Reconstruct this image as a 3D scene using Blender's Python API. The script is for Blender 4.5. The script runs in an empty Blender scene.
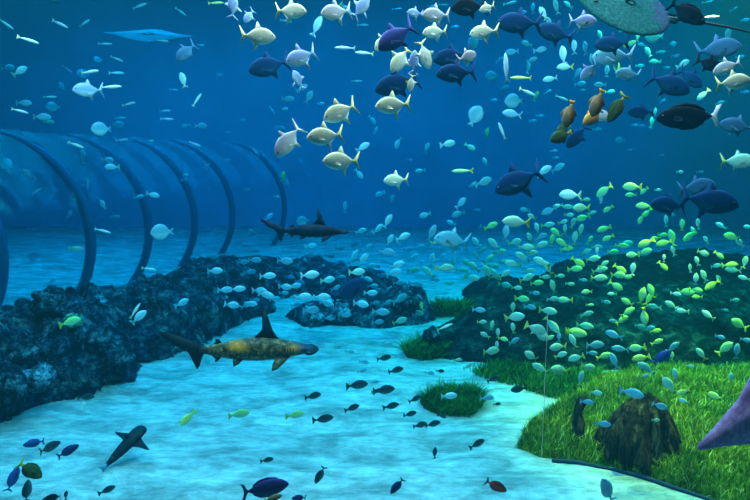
import bpy, math, random
from mathutils import Vector, noise, Matrix, Euler
R = math.radians
random.seed(7)
S = bpy.context.scene
COL = S.collection
# ------------------------------------------------------------ camera
F, YH, H = 600.0, 160.0, 3.0
PITCH = math.atan((250 - YH) / F)
CAM = Vector((0, 0, H))
FW = Vector((0, math.cos(PITCH), -math.sin(PITCH)))
UP = Vector((0, math.sin(PITCH), math.cos(PITCH)))
RT = Vector((1, 0, 0))
cd = bpy.data.cameras.new('camera'); cam = bpy.data.objects.new('camera', cd); COL.objects.link(cam)
cam.location = CAM; cam.rotation_euler = (math.pi / 2 - PITCH, 0, 0)
cd.sensor_width = 36; cd.lens = 36 * F / 750; cd.clip_start = .05; cd.clip_end = 200
S.camera = cam

def P(px, py, d):
    return CAM + d * (FW + RT * ((px - 375) / F) + UP * ((250 - py) / F))
def G(px, py, z=0.0):
    v = FW + RT * ((px - 375) / F) + UP * ((250 - py) / F)
    return CAM + v * ((z - H) / v.z)
def px_of(p):
    v = Vector(p) - CAM; d = v.dot(FW)
    return 375 + F * v.x / d, 250 - F * v.dot(UP) / d

# ------------------------------------------------------------ helpers
def tag(o, label=None, cat=None, group=None, kind=None):
    if label: o['label'] = label
    if cat: o['category'] = cat
    if group: o['group'] = group
    if kind: o['kind'] = kind
    return o
def mesh(name, verts, faces, mat=None, smooth=True):
    me = bpy.data.meshes.new(name)
    me.from_pydata([tuple(v) for v in verts], [], faces)
    if mat: me.materials.append(mat)
    if smooth: me.polygons.foreach_set('use_smooth', [True] * len(me.polygons))
    me.update()
    return me
def link(name, me, parent=None):
    o = bpy.data.objects.new(name, me); COL.objects.link(o)
    if parent: o.parent = parent
    return o
def empty(name, loc=(0, 0, 0)):
    o = bpy.data.objects.new(name, None); COL.objects.link(o); o.location = loc
    o.empty_display_size = .1
    return o

# ------------------------------------------------------------ materials
def mat(name, base, rough=.6, nodes=None, spec=.3):
    m = bpy.data.materials.new(name); m.use_nodes = True
    nt = m.node_tree; b = nt.nodes['Principled BSDF']
    b.inputs['Base Color'].default_value = (*base, 1)
    b.inputs['Roughness'].default_value = rough
    b.inputs['Specular IOR Level'].default_value = spec
    if nodes: nodes(nt, b)
    return m
def ramp(nt, fac, stops, interp='LINEAR'):
    r = nt.nodes.new('ShaderNodeValToRGB'); r.color_ramp.interpolation = interp
    el = r.color_ramp.elements
    while len(el) < len(stops): el.new(.5)
    for e, (p, c) in zip(el, stops): e.position = p; e.color = (*c, 1)
    nt.links.new(fac, r.inputs[0]); return r.outputs[0]
def noise_tex(nt, scale, detail=4, rough=.6, coord='Object', dist=0.0, vscale=None):
    tc = nt.nodes.new('ShaderNodeTexCoord'); n = nt.nodes.new('ShaderNodeTexNoise')
    n.inputs['Scale'].default_value = scale; n.inputs['Detail'].default_value = detail
    n.inputs['Roughness'].default_value = rough; n.inputs['Distortion'].default_value = dist
    src = tc.outputs[coord]
    if vscale:
        mp = nt.nodes.new('ShaderNodeMapping'); mp.inputs['Scale'].default_value = vscale
        nt.links.new(src, mp.inputs[0]); src = mp.outputs[0]
    nt.links.new(src, n.inputs['Vector']); return n.outputs['Fac']
def mixc(nt, fac, a, b, mode='MIX'):
    m = nt.nodes.new('ShaderNodeMix'); m.data_type = 'RGBA'; m.blend_type = mode
    for sock, v in ((m.inputs[0], fac), (m.inputs[6], a), (m.inputs[7], b)):
        if hasattr(v, 'node'): nt.links.new(v, sock)
        elif isinstance(v, (int, float)): sock.default_value = v
        else: sock.default_value = (*v, 1)
    return m.outputs[2]
def bump(nt, b, h, strength=.4, dist=.05):
    n = nt.nodes.new('ShaderNodeBump'); n.inputs['Strength'].default_value = strength
    n.inputs['Distance'].default_value = dist
    nt.links.new(h, n.inputs['Height']); nt.links.new(n.outputs[0], b.inputs['Normal'])

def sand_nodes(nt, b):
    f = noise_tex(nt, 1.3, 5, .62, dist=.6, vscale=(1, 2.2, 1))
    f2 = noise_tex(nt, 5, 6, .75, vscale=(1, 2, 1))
    c = ramp(nt, f, [(.38, (.46, .50, .49)), (.5, (.72, .75, .73)), (.62, (.98, .98, .95))])  # sand tone mottling that also paints soft caustic light into the colour
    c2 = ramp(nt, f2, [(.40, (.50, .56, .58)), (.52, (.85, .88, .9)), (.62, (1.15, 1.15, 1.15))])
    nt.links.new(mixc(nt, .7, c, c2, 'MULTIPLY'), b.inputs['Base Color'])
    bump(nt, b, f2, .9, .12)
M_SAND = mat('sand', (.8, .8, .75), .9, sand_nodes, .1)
def wall_nodes(nt, b):
    f = noise_tex(nt, .35, 4, .6)
    nt.links.new(ramp(nt, f, [(.3, (.006, .48, .72)), (.7, (.008, .66, .95))]), b.inputs['Base Color'])
M_WALL = mat('painted wall', (.03, .1, .25), .8, wall_nodes, .1)
def reef_nodes(nt, b):
    f = noise_tex(nt, 3.6, 8, .8); f2 = noise_tex(nt, 7, 6, .8, dist=1.0)
    c = ramp(nt, f, [(.40, (.004, .010, .035)), (.48, (.03, .06, .13)), (.54, (.12, .22, .34)), (.61, (.45, .62, .55)), (.70, (.8, .9, .95))])
    c2 = ramp(nt, f2, [(.42, (.12, .12, .16)), (.56, (1, 1, 1))])
    nt.links.new(mixc(nt, .85, c, c2, 'MULTIPLY'), b.inputs['Base Color'])
    bump(nt, b, f2, 1, .3)
M_REEF = mat('reef rock', (.1, .12, .1), .9, reef_nodes, .1)
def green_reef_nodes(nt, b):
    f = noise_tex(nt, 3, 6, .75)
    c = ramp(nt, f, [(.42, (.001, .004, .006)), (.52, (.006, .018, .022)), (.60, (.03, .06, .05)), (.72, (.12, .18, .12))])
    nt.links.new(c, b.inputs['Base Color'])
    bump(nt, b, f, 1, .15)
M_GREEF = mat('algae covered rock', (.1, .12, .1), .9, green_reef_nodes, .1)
def turf_nodes(nt, b):
    f = noise_tex(nt, 14, 5, .7)
    nt.links.new(ramp(nt, f, [(.35, (.02, .05, .003)), (.6, (.08, .16, .004)), (.75, (.18, .26, .01))]), b.inputs['Base Color'])
    bump(nt, b, f, 1, .05)
M_TURF = mat('turf soil', (.05, .12, .02), .9, turf_nodes, .1)
def grass_mat(name, stops):
    def g(nt, b):
        gi = nt.nodes.new('ShaderNodeNewGeometry')
        c = ramp(nt, gi.outputs['Random Per Island'], stops)
        f = noise_tex(nt, 1.8, 5, .7)
        c2 = ramp(nt, f, [(.36, (.22, .42, .3)), (.5, (.8, .85, .6)), (.64, (1.3, 1.1, .5))])  # dark patches paint shadow into the blade colour, along with density variation
        nt.links.new(mixc(nt, 1, c, c2, 'MULTIPLY'), b.inputs['Base Color'])
        b.inputs['Subsurface Weight'].default_value = 0
    return mat(name, (.1, .3, .03), .8, g, .05)
M_GRASS = grass_mat('seagrass', [(0, (.05, .11, .001)), (.45, (.18, .28, .002)), (.8, (.50, .48, .006)), (.96, (.9, .85, .4))])
M_GRASS_FAR = grass_mat('far seagrass', [(0, (.02, .09, .02)), (.5, (.05, .2, .03)), (.9, (.12, .34, .06))])
def stump_nodes(nt, b):
    f = noise_tex(nt, 5, 6, .75, vscale=(3, 3, .5))
    c = ramp(nt, f, [(.38, (.008, .006, .005)), (.52, (.05, .032, .022)), (.62, (.20, .12, .05)), (.74, (.5, .42, .18))])
    nt.links.new(c, b.inputs['Base Color']); bump(nt, b, f, 1, .08)
M_STUMP = mat('rotten wood', (.05, .03, .02), .9, stump_nodes, .1)
M_RIB = mat('dark tunnel rib', (.007, .10, .22), .9, None, .1)
M_SEAL = mat('acrylic joint', (.9, .95, 1), .5)
def acrylic():
    m = bpy.data.materials.new('clear acrylic'); m.use_nodes = True; nt = m.node_tree; nt.nodes.clear()
    o = nt.nodes.new('ShaderNodeOutputMaterial'); t = nt.nodes.new('ShaderNodeBsdfTransparent'); g = nt.nodes.new('ShaderNodeBsdfGlossy')
    t.inputs[0].default_value = (.95, .98, 1, 1); g.inputs['Roughness'].default_value = .15
    x = nt.nodes.new('ShaderNodeMixShader'); x.inputs[0].default_value = .04
    nt.links.new(t.outputs[0], x.inputs[1]); nt.links.new(g.outputs[0], x.inputs[2]); nt.links.new(x.outputs[0], o.inputs[0])
    return m
M_ACR = acrylic()

# ------------------------------------------------------------ the water
W = bpy.data.worlds.new('water'); S.world = W; W.use_nodes = True
nt = W.node_tree; nt.nodes.clear()
wo = nt.nodes.new('ShaderNodeOutputWorld'); bg = nt.nodes.new('ShaderNodeBackground')
bg.inputs[0].default_value = (0, 0, 0, 1); nt.links.new(bg.outputs[0], wo.inputs['Surface'])
va = nt.nodes.new('ShaderNodeVolumeAbsorption'); vs = nt.nodes.new('ShaderNodeVolumeScatter'); ad = nt.nodes.new('ShaderNodeAddShader')
# absorption coefficient = density * (1 - colour)
SA = (.27, .070, .051); SS = .0042
va.inputs['Density'].default_value = SA[0]; va.inputs['Color'].default_value = (0, 1 - SA[1] / SA[0], 1 - SA[2] / SA[0], 1)
vs.inputs['Density'].default_value = SS; vs.inputs['Color'].default_value = (.05, .8, 1, 1); vs.inputs['Anisotropy'].default_value = .2
nt.links.new(va.outputs[0], ad.inputs[0]); nt.links.new(vs.outputs[0], ad.inputs[1]); nt.links.new(ad.outputs[0], wo.inputs['Volume'])

# ------------------------------------------------------------ lamps over the tank
def area(name, loc, sx, sy, col, power, rot=(0, 0, 0), spread=180):
    l = bpy.data.lights.new(name, 'AREA'); l.shape = 'RECTANGLE'; l.size = sx; l.size_y = sy
    l.color = col; l.energy = power; l.spread = R(spread)
    o = bpy.data.objects.new(name, l); COL.objects.link(o); o.location = loc; o.rotation_euler = rot
    return o
area('tank_lamp_front', (-.5, 4.0, 6.6), 9, 4, (1, .40, .40), 4300)
area('tank_lamp_main', (0, 15, 10.5), 26, 14, (.08, .74, 1), 12500)
area('tank_lamp_school', (5.2, 10, 7.5), 2.5, 2.5, (.8, .95, .30), 800, spread=90)
l = bpy.data.lights.new('tank_spot_grass', 'SPOT'); l.color = (1, .21, .001); l.energy = 33000; l.spot_size = R(52); l.spot_blend = .6; l.shadow_soft_size = .3
o = bpy.data.objects.new('tank_spot_grass', l); COL.objects.link(o); o.location = (4.1, 6.6, 6.4)
area('tank_lamp_tunnel', (-11, 17, 9), 8, 9, (.2, .72, 1), 1500)

S.view_settings.view_transform = 'Standard'; S.view_settings.look = 'None'
S.view_settings.gamma = 1; S.view_settings.exposure = 0; S.view_settings.use_curve_mapping = False
S.cycles.use_denoising = True
try:
    S.cycles.denoiser = 'OPENIMAGEDENOISE'; S.cycles.denoising_prefilter = 'ACCURATE'; S.cycles.denoising_input_passes = 'RGB_ALBEDO_NORMAL'
except Exception: pass
S.cycles.volume_bounces = 1; S.cycles.max_bounces = 4; S.cycles.diffuse_bounces = 2
S.cycles.transparent_max_bounces = 12

# ------------------------------------------------------------ floor and walls
def fz(x, y):
    """height of the sand"""
    v = Vector((x, y, 0))
    a = noise.noise(v * .35) * .10 + noise.noise(Vector((x * .8 + y * .7, y * 2.2 - x * .6, 3))) * .055
    return a + noise.noise(v * 3.1) * .012
vs_, fs_ = [], []
NX, NY = 150, 170
for j in range(NY + 1):
    y = .2 + 27.5 * (j / NY) ** 1.5
    for i in range(NX + 1):
        x = -24 + 42 * i / NX
        vs_.append((x, y, fz(x, y)))
for j in range(NY):
    for i in range(NX):
        a = j * (NX + 1) + i; fs_.append((a, a + 1, a + NX + 2, a + NX + 1))
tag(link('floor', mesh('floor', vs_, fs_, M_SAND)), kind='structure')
def slab(name, x0, x1, y0, y1, z0, z1, m):
    v = [(x, y, z) for x in (x0, x1) for y in (y0, y1) for z in (z0, z1)]
    f = [(0, 1, 3, 2), (4, 6, 7, 5), (0, 4, 5, 1), (2, 3, 7, 6), (0, 2, 6, 4), (1, 5, 7, 3)]
    return tag(link(name, mesh(name, v, f, m, False)), kind='structure')
slab('wall_back', -24, 18, 27, 27.4, -1, 12, M_WALL)
slab('wall_left', -24.4, -24, 0, 27.4, -1, 12, M_WALL)
slab('wall_right', 18, 18.4, 0, 27.4, -1, 12, M_WALL)

# ------------------------------------------------------------ reefs
def seg_dist(p, a, b):
    ab = b - a; t = max(0, min(1, (p - a).dot(ab) / max(ab.length_squared, 1e-9)))
    return (p - a - ab * t).length, t
def reef(name, path, m, lump=.45, res=.065, seed=0, freq=1.6):
    """path of (x, y, half width, height): one lumpy rock mass standing on the sand"""
    pts = [(Vector((a, b)), w, h) for a, b, w, h in path]
    if len(pts) == 1: pts.append(pts[0])
    x0 = min(p[0].x - p[1] for p in pts) - .3; x1 = max(p[0].x + p[1] for p in pts) + .3
    y0 = min(p[0].y - p[1] for p in pts) - .3; y1 = max(p[0].y + p[1] for p in pts) + .3
    nx = int((x1 - x0) / res) + 1; ny = int((y1 - y0) / res) + 1
    V, keep, idx, Fc = [], {}, {}, []
    for j in range(ny):
        for i in range(nx):
            x, y = x0 + i * res, y0 + j * res; p = Vector((x, y))
            wob = .35 * noise.noise(Vector((x * .9, y * .9, seed + 5)))
            h = -1
            for (a, wa, ha), (b, wb, hb) in zip(pts, pts[1:]):
                d, t = seg_dist(p, a, b)
                w = wa + (wb - wa) * t; hh = ha + (hb - ha) * t
                k = 1 - ((d / w) + wob) ** 2 if d / w + wob > 0 else 1
                if k > -0.3: h = max(h, hh * (max(k, 0) ** .55 if k > 0 else k))
            q = Vector((x * freq, y * freq, seed))
            w3 = noise.noise_vector(q * .7) * .5
            n = 0
            for am, fr in ((.55, 1), (.36, 2.3), (.24, 5)):
                d1 = noise.voronoi((q + w3) * fr)[0][0]; n += am * math.sqrt(max(0, .9 - d1 * d1 * 1.1))
            keep[(i, j)] = (x, y, h, n)
    def vid(i, j):
        if (i, j) in idx: return idx[(i, j)]
        x, y, h, n = keep[(i, j)]
        amp = lump * min(1, max(0, h) / .5 + .15)
        z = h + (n - .45) * amp + .10 * noise.noise(Vector((x * 5, y * 5, seed))) * min(1, max(0, h) * 3)
        q = Vector((x, y, z)) * 1.9
        o = noise.noise_vector(q + Vector((seed, 0, 0))) * .22 + noise.noise_vector(q * 4) * .05
        idx[(i, j)] = len(V); V.append((x + o.x, y + o.y, max(z + fz(x, y), -.3))); return idx[(i, j)]
    for j in range(ny - 1):
        for i in range(nx - 1):
            if max(keep[(i + a, j + b)][2] for a, b in ((0, 0), (1, 0), (1, 1), (0, 1))) > -.25 * .9 and \
               max(keep[(i + a, j + b)][2] for a, b in ((0, 0), (1, 0), (1, 1), (0, 1))) > 0:
                Fc.append((vid(i, j), vid(i + 1, j), vid(i + 1, j + 1), vid(i, j + 1)))
    return link(name, mesh(name, V, Fc, m))
def gp(px, py, w, h, dy=0):
    g = G(px, py); return (g.x, g.y + dy, w, h)
tag(reef('reef_ridge', [gp(-90, 440, 1.2, .62, 1.2), gp(0, 412, 1.15, .5, 1.35), gp(60, 382, 1.0, .5, 1.35), gp(110, 368, 1.1, .5, 1.35)], M_REEF, .95, seed=1),
    'long dark rocky reef ridge at far left, nearest the glass below the tunnel hoops', 'reef')
tag(reef('reef_ridge', [gp(150, 352, 1.0, .6, 1.5), gp(190, 332, 1.1, .55, 1.6), gp(200, 325, 1.2, .5, 2.2)], M_REEF, .8, seed=9),
    'dark blue reef mound behind the tail of the brown hammerhead shark', 'reef')
tag(reef('reef_ridge', [gp(225, 300, 1.2, .35, 2), gp(290, 297, 1.4, .4, 1.5), gp(350, 300, 1.0, .3, 1.3)], M_REEF, .5, .12, seed=14),
    'hazy blue reef in the far middle behind the dense school of pale fish', 'reef')
tag(reef('reef_ridge', [gp(320, 325, .6, .2, .6), gp(365, 325, .7, .25, .6), gp(405, 322, .7, .35, .8)], M_REEF, .4, .1, seed=21),
    'low dark coral bank on bright sand right of the brown hammerhead shark', 'reef')
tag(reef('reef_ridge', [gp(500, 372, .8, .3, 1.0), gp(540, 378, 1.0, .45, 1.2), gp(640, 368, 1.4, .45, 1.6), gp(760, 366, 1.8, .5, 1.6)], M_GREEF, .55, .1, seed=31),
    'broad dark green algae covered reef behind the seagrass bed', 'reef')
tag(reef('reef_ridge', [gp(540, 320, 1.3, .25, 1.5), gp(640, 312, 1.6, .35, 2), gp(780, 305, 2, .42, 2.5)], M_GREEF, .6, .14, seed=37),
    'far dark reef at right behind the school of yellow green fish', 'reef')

# ------------------------------------------------------------ seagrass
def inside(x, y, poly):
    c = False; n = len(poly)
    for i in range(n):
        x1, y1 = poly[i]; x2, y2 = poly[i - 1]
        if (y1 > y) != (y2 > y) and x < (x2 - x1) * (y - y1) / (y2 - y1) + x1: c = not c
    return c
def grass(name, poly, n, hmin, hmax, m, zf, w=.008, lean=.35, edge=None):
    xs = [p[0] for p in poly]; ys = [p[1] for p in poly]
    V, Fc = [], []; k = 0
    while k < n:
        x, y = random.uniform(min(xs), max(xs)), random.uniform(min(ys), max(ys))
        if not inside(x, y, poly): continue
        if noise.noise(Vector((x * 2.3, y * 2.3, 9))) < random.uniform(-.9, .1): continue
        k += 1
        h = random.uniform(hmin, hmax) * (1 + .35 * noise.noise(Vector((x * 1.7, y * 1.7, 2))))
        a = random.uniform(0, 6.283); ca, sa = math.cos(a), math.sin(a)
        lx = random.gauss(.1, lean) * h; ly = random.gauss(0, lean) * h
        z = zf(x, y) - .02; b = len(V); ww = w * random.uniform(.7, 1.4)
        for t in (0, .4, .75):
            cx, cy, cz = x + lx * t * t, y + ly * t * t, z + h * t * (1 - .12 * t)
            q = ww * (1 - .45 * t)
            V += [(cx - ca * q, cy - sa * q, cz), (cx + ca * q, cy + sa * q, cz)]
        V.append((x + lx, y + ly, z + h * .92))
        Fc += [(b, b + 1, b + 3, b + 2), (b + 2, b + 3, b + 5, b + 4), (b + 4, b + 5, b + 6)]
    return link(name, mesh(name, V, Fc, m, False))
# raised bed
BED = [(515, 446), (528, 428), (552, 414), (572, 404), (590, 386), (640, 374), (700, 371), (790, 371), (860, 420), (860, 560), (770, 530), (715, 498), (672, 484), (640, 474), (610, 466), (575, 460), (540, 456)]
bedw = [(G(a, b).x, G(a, b).y) for a, b in BED]
def edge_dist(x, y, poly):
    p = Vector((x, y)); return min(seg_dist(p, Vector(poly[i]), Vector(poly[i - 1]))[0] for i in range(len(poly)))
def bz(x, y):
    if not inside(x, y, bedw): return fz(x, y) - .05
    d = edge_dist(x, y, bedw)
    return fz(x, y) + .13 * min(1, (d / .12)) + .10 * min(1, d / 1.2) + .03 * noise.noise(Vector((x * 3, y * 3, 1)))
def bed(name, poly, zf, m, res=.06):
    x0, x1 = min(p[0] for p in poly) - .1, max(p[0] for p in poly) + .1; y0, y1 = min(p[1] for p in poly) - .1, max(p[1] for p in poly) + .1
    nx, ny = int((x1 - x0) / res) + 1, int((y1 - y0) / res) + 1
    ok = {}; V = []; Fc = []; idx = {}
    for j in range(ny):
        for i in range(nx): ok[(i, j)] = inside(x0 + i * res, y0 + j * res, poly)
    def vid(k):
        if k not in idx:
            x, y = x0 + k[0] * res, y0 + k[1] * res; idx[k] = len(V); V.append((x, y, zf(x, y)))
        return idx[k]
    for j in range(ny - 1):
        for i in range(nx - 1):
            q = [(i, j), (i + 1, j), (i + 1, j + 1), (i, j + 1)]
            if any(ok[k] for k in q): Fc.append(tuple(vid(k) for k in q))
    return link(name, mesh(name, V, Fc, m))
tag(bed('floor_bed', bedw, bz, M_TURF), 'raised turf bank under the seagrass', kind='structure')
tag(grass('seagrass_meadow', bedw, 62000, .05, .14, M_GRASS, bz, .0036), 'bright green seagrass meadow covering the sand at lower right', 'seagrass', kind='stuff')
farp = [(470, 372), (520, 366), (600, 372), (600, 392), (575, 398), (556, 400), (520, 392), (488, 384)]
farw = [(G(a, b).x, G(a, b).y) for a, b in farp]
tag(grass('seagrass_strip', farw, 5200, .08, .2, M_GRASS_FAR, fz, .007), 'dark green seagrass strip in front of the algae covered reef', 'seagrass', kind='stuff')
def tuft(pts, n, h, m, label, w=.006):
    wp = [(G(a, b).x, G(a, b).y) for a, b in pts]
    return tag(grass('seagrass_clump', wp, n, h * .6, h, m, fz, w, .45), label, 'seagrass', kind='stuff')
tuft([(420, 402), (440, 396), (476, 398), (482, 408), (470, 416), (440, 414), (424, 408)], 3600, .24, M_GRASS_FAR, 'round seagrass clump alone on the bright sand, left of the meadow')
tuft([(404, 352), (425, 346), (446, 352), (444, 358), (425, 362), (408, 358)], 1500, .30, M_GRASS_FAR, 'hazy seagrass clump right of the low coral bank', .011)
tuft([(434, 313), (466, 312), (468, 318), (436, 319)], 700, .4, M_GRASS_FAR, 'small faint seagrass clump farthest back on the sand', .02)

# ------------------------------------------------------------ stump
def stump():
    root = empty('tree_stump', G(641, 458)); x0, y0 = root.location.x, root.location.y; root.location.z = bz(x0, y0)
    d = root.location.y; k = d / F
    V, Fc = [], []; NR, NH = 72, 26
    prof = [(0, .40), (.15, .385), (.35, .34), (.6, .27), (.8, .20), (.93, .13), (1, .02)]
    def rad(t):
        for (a, ra), (b, rb) in zip(prof, prof[1:]):
            if t <= b: return ra + (rb - ra) * (t - a) / (b - a)
        return 0
    for j in range(NH + 1):
        t = j / NH
        for i in range(NR):
            a = 6.2832 * i / NR
            r = rad(t) * (1 + .16 * math.sin(a * 13 + 2 * t) * (1 - t * .5) + .22 * noise.noise(Vector((math.cos(a) * 1.6, math.sin(a) * 1.6, t * 1.5))) + .10 * noise.noise(Vector((math.cos(a) * 9, math.sin(a) * 9, t * 3))))
            V.append((r * math.cos(a) * 1.0, r * math.sin(a) * .8, -.08 + t * .60 * (1 + .18 * noise.noise(Vector((math.cos(a) * 2, math.sin(a) * 2, 4))))))
    for j in range(NH):
        for i in range(NR):
            a = j * NR + i; b = j * NR + (i + 1) % NR; Fc.append((a, b, b + NR, a + NR))
    Fc.append(tuple(NH * NR + i for i in range(NR)))
    link('trunk', mesh('trunk', V, Fc, M_STUMP), root)
    for i in range(9):                              # roots gripping the bank
        a = 6.2832 * i / 9 + .2; V, Fc = [], []; L = random.uniform(.12, .2)
        for s in range(9):
            t = s / 8; r = .035 * (1 - .75 * t) + .004
            c = Vector(((.33 + L * t) * math.cos(a + .3 * t), (.33 + L * t) * .8 * math.sin(a + .3 * t), .16 * (1 - t) ** 2 - .03))
            for q in range(8):
                b = 6.2832 * q / 8
                V.append(c + Vector((-math.sin(a) * math.cos(b) * r, math.cos(a) * math.cos(b) * r, math.sin(b) * r)))
        for s in range(8):
            for q in range(8): Fc.append((s * 8 + q, s * 8 + (q + 1) % 8, (s + 1) * 8 + (q + 1) % 8, (s + 1) * 8 + q))
        link('root', mesh('root', V, Fc, M_STUMP), root)
    return root
tag(stump(), 'wide dark rotten tree stump with shaggy roots standing in the seagrass', 'stump')
def log(name, pts, label, cat):
    V, Fc = [], []; N = 20; n = len(pts)
    for s, (c, r) in enumerate(pts):
        for q in range(N):
            b = 6.2832 * q / N; rr = r * (1 + .3 * noise.noise(Vector((math.cos(b) * 2, math.sin(b) * 2, s * .8))))
            V.append((c[0] + rr * math.cos(b), c[1] + rr * math.sin(b), c[2] + rr * .25 * math.sin(3 * b)))
    for s in range(n - 1):
        for q in range(N): Fc.append((s * N + q, s * N + (q + 1) % N, (s + 1) * N + (q + 1) % N, (s + 1) * N + q))
    Fc.append(tuple(range((n - 1) * N, n * N)))
    return tag(link(name, mesh(name, V, Fc, M_STUMP)), label, cat)
g = G(575, 450); zz = bz(g.x, g.y)
log('wood_post', [((g.x + .02 * math.sin(i * .9) + .045 * i / 8, g.y, zz - .06 + .50 * i / 8), .075 - .035 * i / 8 + .01 * math.sin(i * 2)) for i in range(9)] , 'short dark leaning wooden post just left of the wide tree stump', 'post')
g = G(600, 450); zz = bz(g.x, g.y)
_r = reef('rock', [(g.x, g.y + .05, .13, .16)], M_STUMP, .12, .02, seed=3, freq=6)
_r.location.z = .12
tag(_r, 'small dark rock between the leaning post and the wide stump', 'rock')

# ------------------------------------------------------------ viewing tunnel
def hoop(c, r, th, w, yaw):
    V, Fc = [], []; N = 72
    for i in range(N + 1):
        a = R(-38) + R(125) * i / N
        e = min(1, max(.08, (N - i) / N / .35)); t2, w2 = th * e / 2, w * e / 2
        for rr, yy in ((r - t2, -w2), (r + t2, -w2), (r + t2, w2), (r - t2, w2)):
            V.append((rr * math.cos(a), yy, rr * math.sin(a)))
    for i in range(N):
        for q in range(4): Fc.append((i * 4 + q, i * 4 + (q + 1) % 4, i * 4 + 4 + (q + 1) % 4, i * 4 + 4 + q))
    Fc += [(0, 1, 2, 3), (N * 4, N * 4 + 3, N * 4 + 2, N * 4 + 1)]
    return V, Fc
HOOPS = [(-8.98, 10.6), (-8.3, 12.55), (-7.95, 14.9), (-7.4, 16.9), (-6.8, 18.9), (-5.5, 21.2)]
HR, HZ = 2.3, 1.35
tun = empty('viewing_tunnel', (-8.3, 12.55, 0))
tag(tun, 'long clear walk-through tunnel with dark curved hoops at far left', 'tunnel')
def ringpts(x, y, r, N=48): return [(x + r * math.cos(R(-38) + R(125) * i / N), y, HZ + r * math.sin(R(-38) + R(125) * i / N)) for i in range(N + 1)]
for x, y in HOOPS:
    V, Fc = hoop(None, HR, .16, .16, 0)
    h = link('hoop', mesh('hoop', V, Fc, M_RIB), tun); h.location = Vector((x, y, HZ)) - tun.location
HX = [(-9.3, 8.6)] + HOOPS + [(-4.3, 23.4)]
for (xa, ya), (xb, yb) in zip(HX, HX[1:]):
    V, Fc = [], []
    for r in (HR - .02, HR + .02):
        V += ringpts(xa, ya + .08, r) + ringpts(xb, yb - .08, r)
    n = 49
    for i in range(48): Fc += [(i, i + 1, n + i + 1, n + i), (2 * n + i, 3 * n + i, 3 * n + i + 1, 2 * n + i + 1)]
    for i in range(48): Fc += [(i, 2 * n + i, 2 * n + i + 1, i + 1), (n + i, n + i + 1, 3 * n + i + 1, 3 * n + i)]
    Fc += [(0, n, 3 * n, 2 * n), (48, 2 * n + 48, 3 * n + 48, n + 48)]
    a = link('acrylic_panel', mesh('acrylic_panel', V, Fc, M_ACR), tun); a.location = -tun.location

# upright bonded joint of the viewing window
a, b = P(548, 312, 2.0), P(548, 470, 2.0)
w = .0008
tag(link('window_1', mesh('window_1', [(a.x + sx * w, a.y + sy * w, z) for z in (b.z, a.z) for sx, sy in ((-1, -1), (1, -1), (1, 1), (-1, 1))],
    [(0, 1, 2, 3), (4, 7, 6, 5), (0, 4, 5, 1), (1, 5, 6, 2), (2, 6, 7, 3), (3, 7, 4, 0)], M_SEAL, False)), 'thin pale upright joint in the viewing window', kind='structure')

# dark edging along the front of the raised bed
kp = [G(a, b, .0) for a, b in [(552, 460), (575, 462), (610, 468), (640, 476), (672, 486), (715, 500), (770, 532)]]
V, Fc = [], []
for i, p in enumerate(kp):
    t = (kp[min(i + 1, len(kp) - 1)] - kp[max(i - 1, 0)]).normalized(); sd = Vector((t.y, -t.x, 0))
    for q in range(8):
        b_ = 6.2832 * q / 8; rr = .020 * (1 + .3 * math.sin(i * 2.3))
        V.append(Vector((p.x, p.y, fz(p.x, p.y) + .015)) + sd * rr * math.cos(b_) + Vector((0, 0, rr * math.sin(b_))))
for i in range(len(kp) - 1):
    for q in range(8): Fc.append((i * 8 + q, i * 8 + (q + 1) % 8, i * 8 + 8 + (q + 1) % 8, i * 8 + 8 + q))
tag(link('trim_1', mesh('trim_1', V, Fc, mat('dark edging', (.01, .03, .07), .8))), 'dark edging along the front of the raised seagrass bed', kind='structure')

# coral heads standing on the ridges
def coral(px, py, d, rpx, m, label, seed, flat=.85):
    rr = rpx * d / F; V, Fc = [], []; A, B = 22, 30
    for i in range(A + 1):
        t = math.pi * i / A
        for j in range(B):
            q = 6.2832 * j / B; n = Vector((math.sin(t) * math.cos(q), math.sin(t) * math.sin(q), math.cos(t)))
            k = 1 + .38 * noise.noise(n * 1.6 + Vector((seed, 0, 0))) + .22 * noise.noise(n * 4 + Vector((0, seed, 0))) + .10 * noise.noise(n * 9)
            V.append((n.x * rr * k, n.y * rr * k, n.z * rr * k * flat))
    for i in range(A):
        for j in range(B): Fc.append((i * B + j, i * B + (j + 1) % B, (i + 1) * B + (j + 1) % B, (i + 1) * B + j))
    o = link('coral_head', mesh('coral_head', V, Fc, m)); o.location = P(px, py, d)
    return tag(o, label, 'coral', 'coral heads on the reefs')
def coral_mat(name, a, b_): return mat(name, a, .9, lambda nt, b: (nt.links.new(ramp(nt, noise_tex(nt, 9, 6, .8), [(.42, tuple(c * .15 for c in a)), (.52, a), (.64, b_)]), b.inputs['Base Color']), bump(nt, b, noise_tex(nt, 12, 5, .7), 1, .1)), .1)
M_CD = coral_mat('dark coral', (.03, .06, .10), (.20, .36, .42)); M_CG = coral_mat('lime coral', (.20, .45, .25), (.55, .9, .45)); M_CB = coral_mat('blue coral', (.12, .28, .40), (.45, .8, .95))
coral(49, 302, 8.0, 17, M_CD, 'dark knobby coral head rising highest from the left reef ridge, below nearest hoop', 3)
coral(72, 322, 7.9, 9, M_CG, 'lime green coral patch right of the highest dark coral head', 5)
coral(4, 342, 7.4, 10, M_CG, 'lime green coral at the left edge of the photo', 8)
coral(20, 352, 7.3, 17, M_CD, 'dark coral head on the ridge beside the left edge lime coral', 12)
coral(97, 303, 8.9, 8, M_CB, 'small blue coral knob under the second hoop foot', 15)
coral(95, 340, 7.9, 15, M_CD, 'dark coral lump in the middle of the left reef face', 18)
coral(40, 378, 7.0, 14, M_CB, 'bluish coral lump low on the left reef face', 22)
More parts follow.
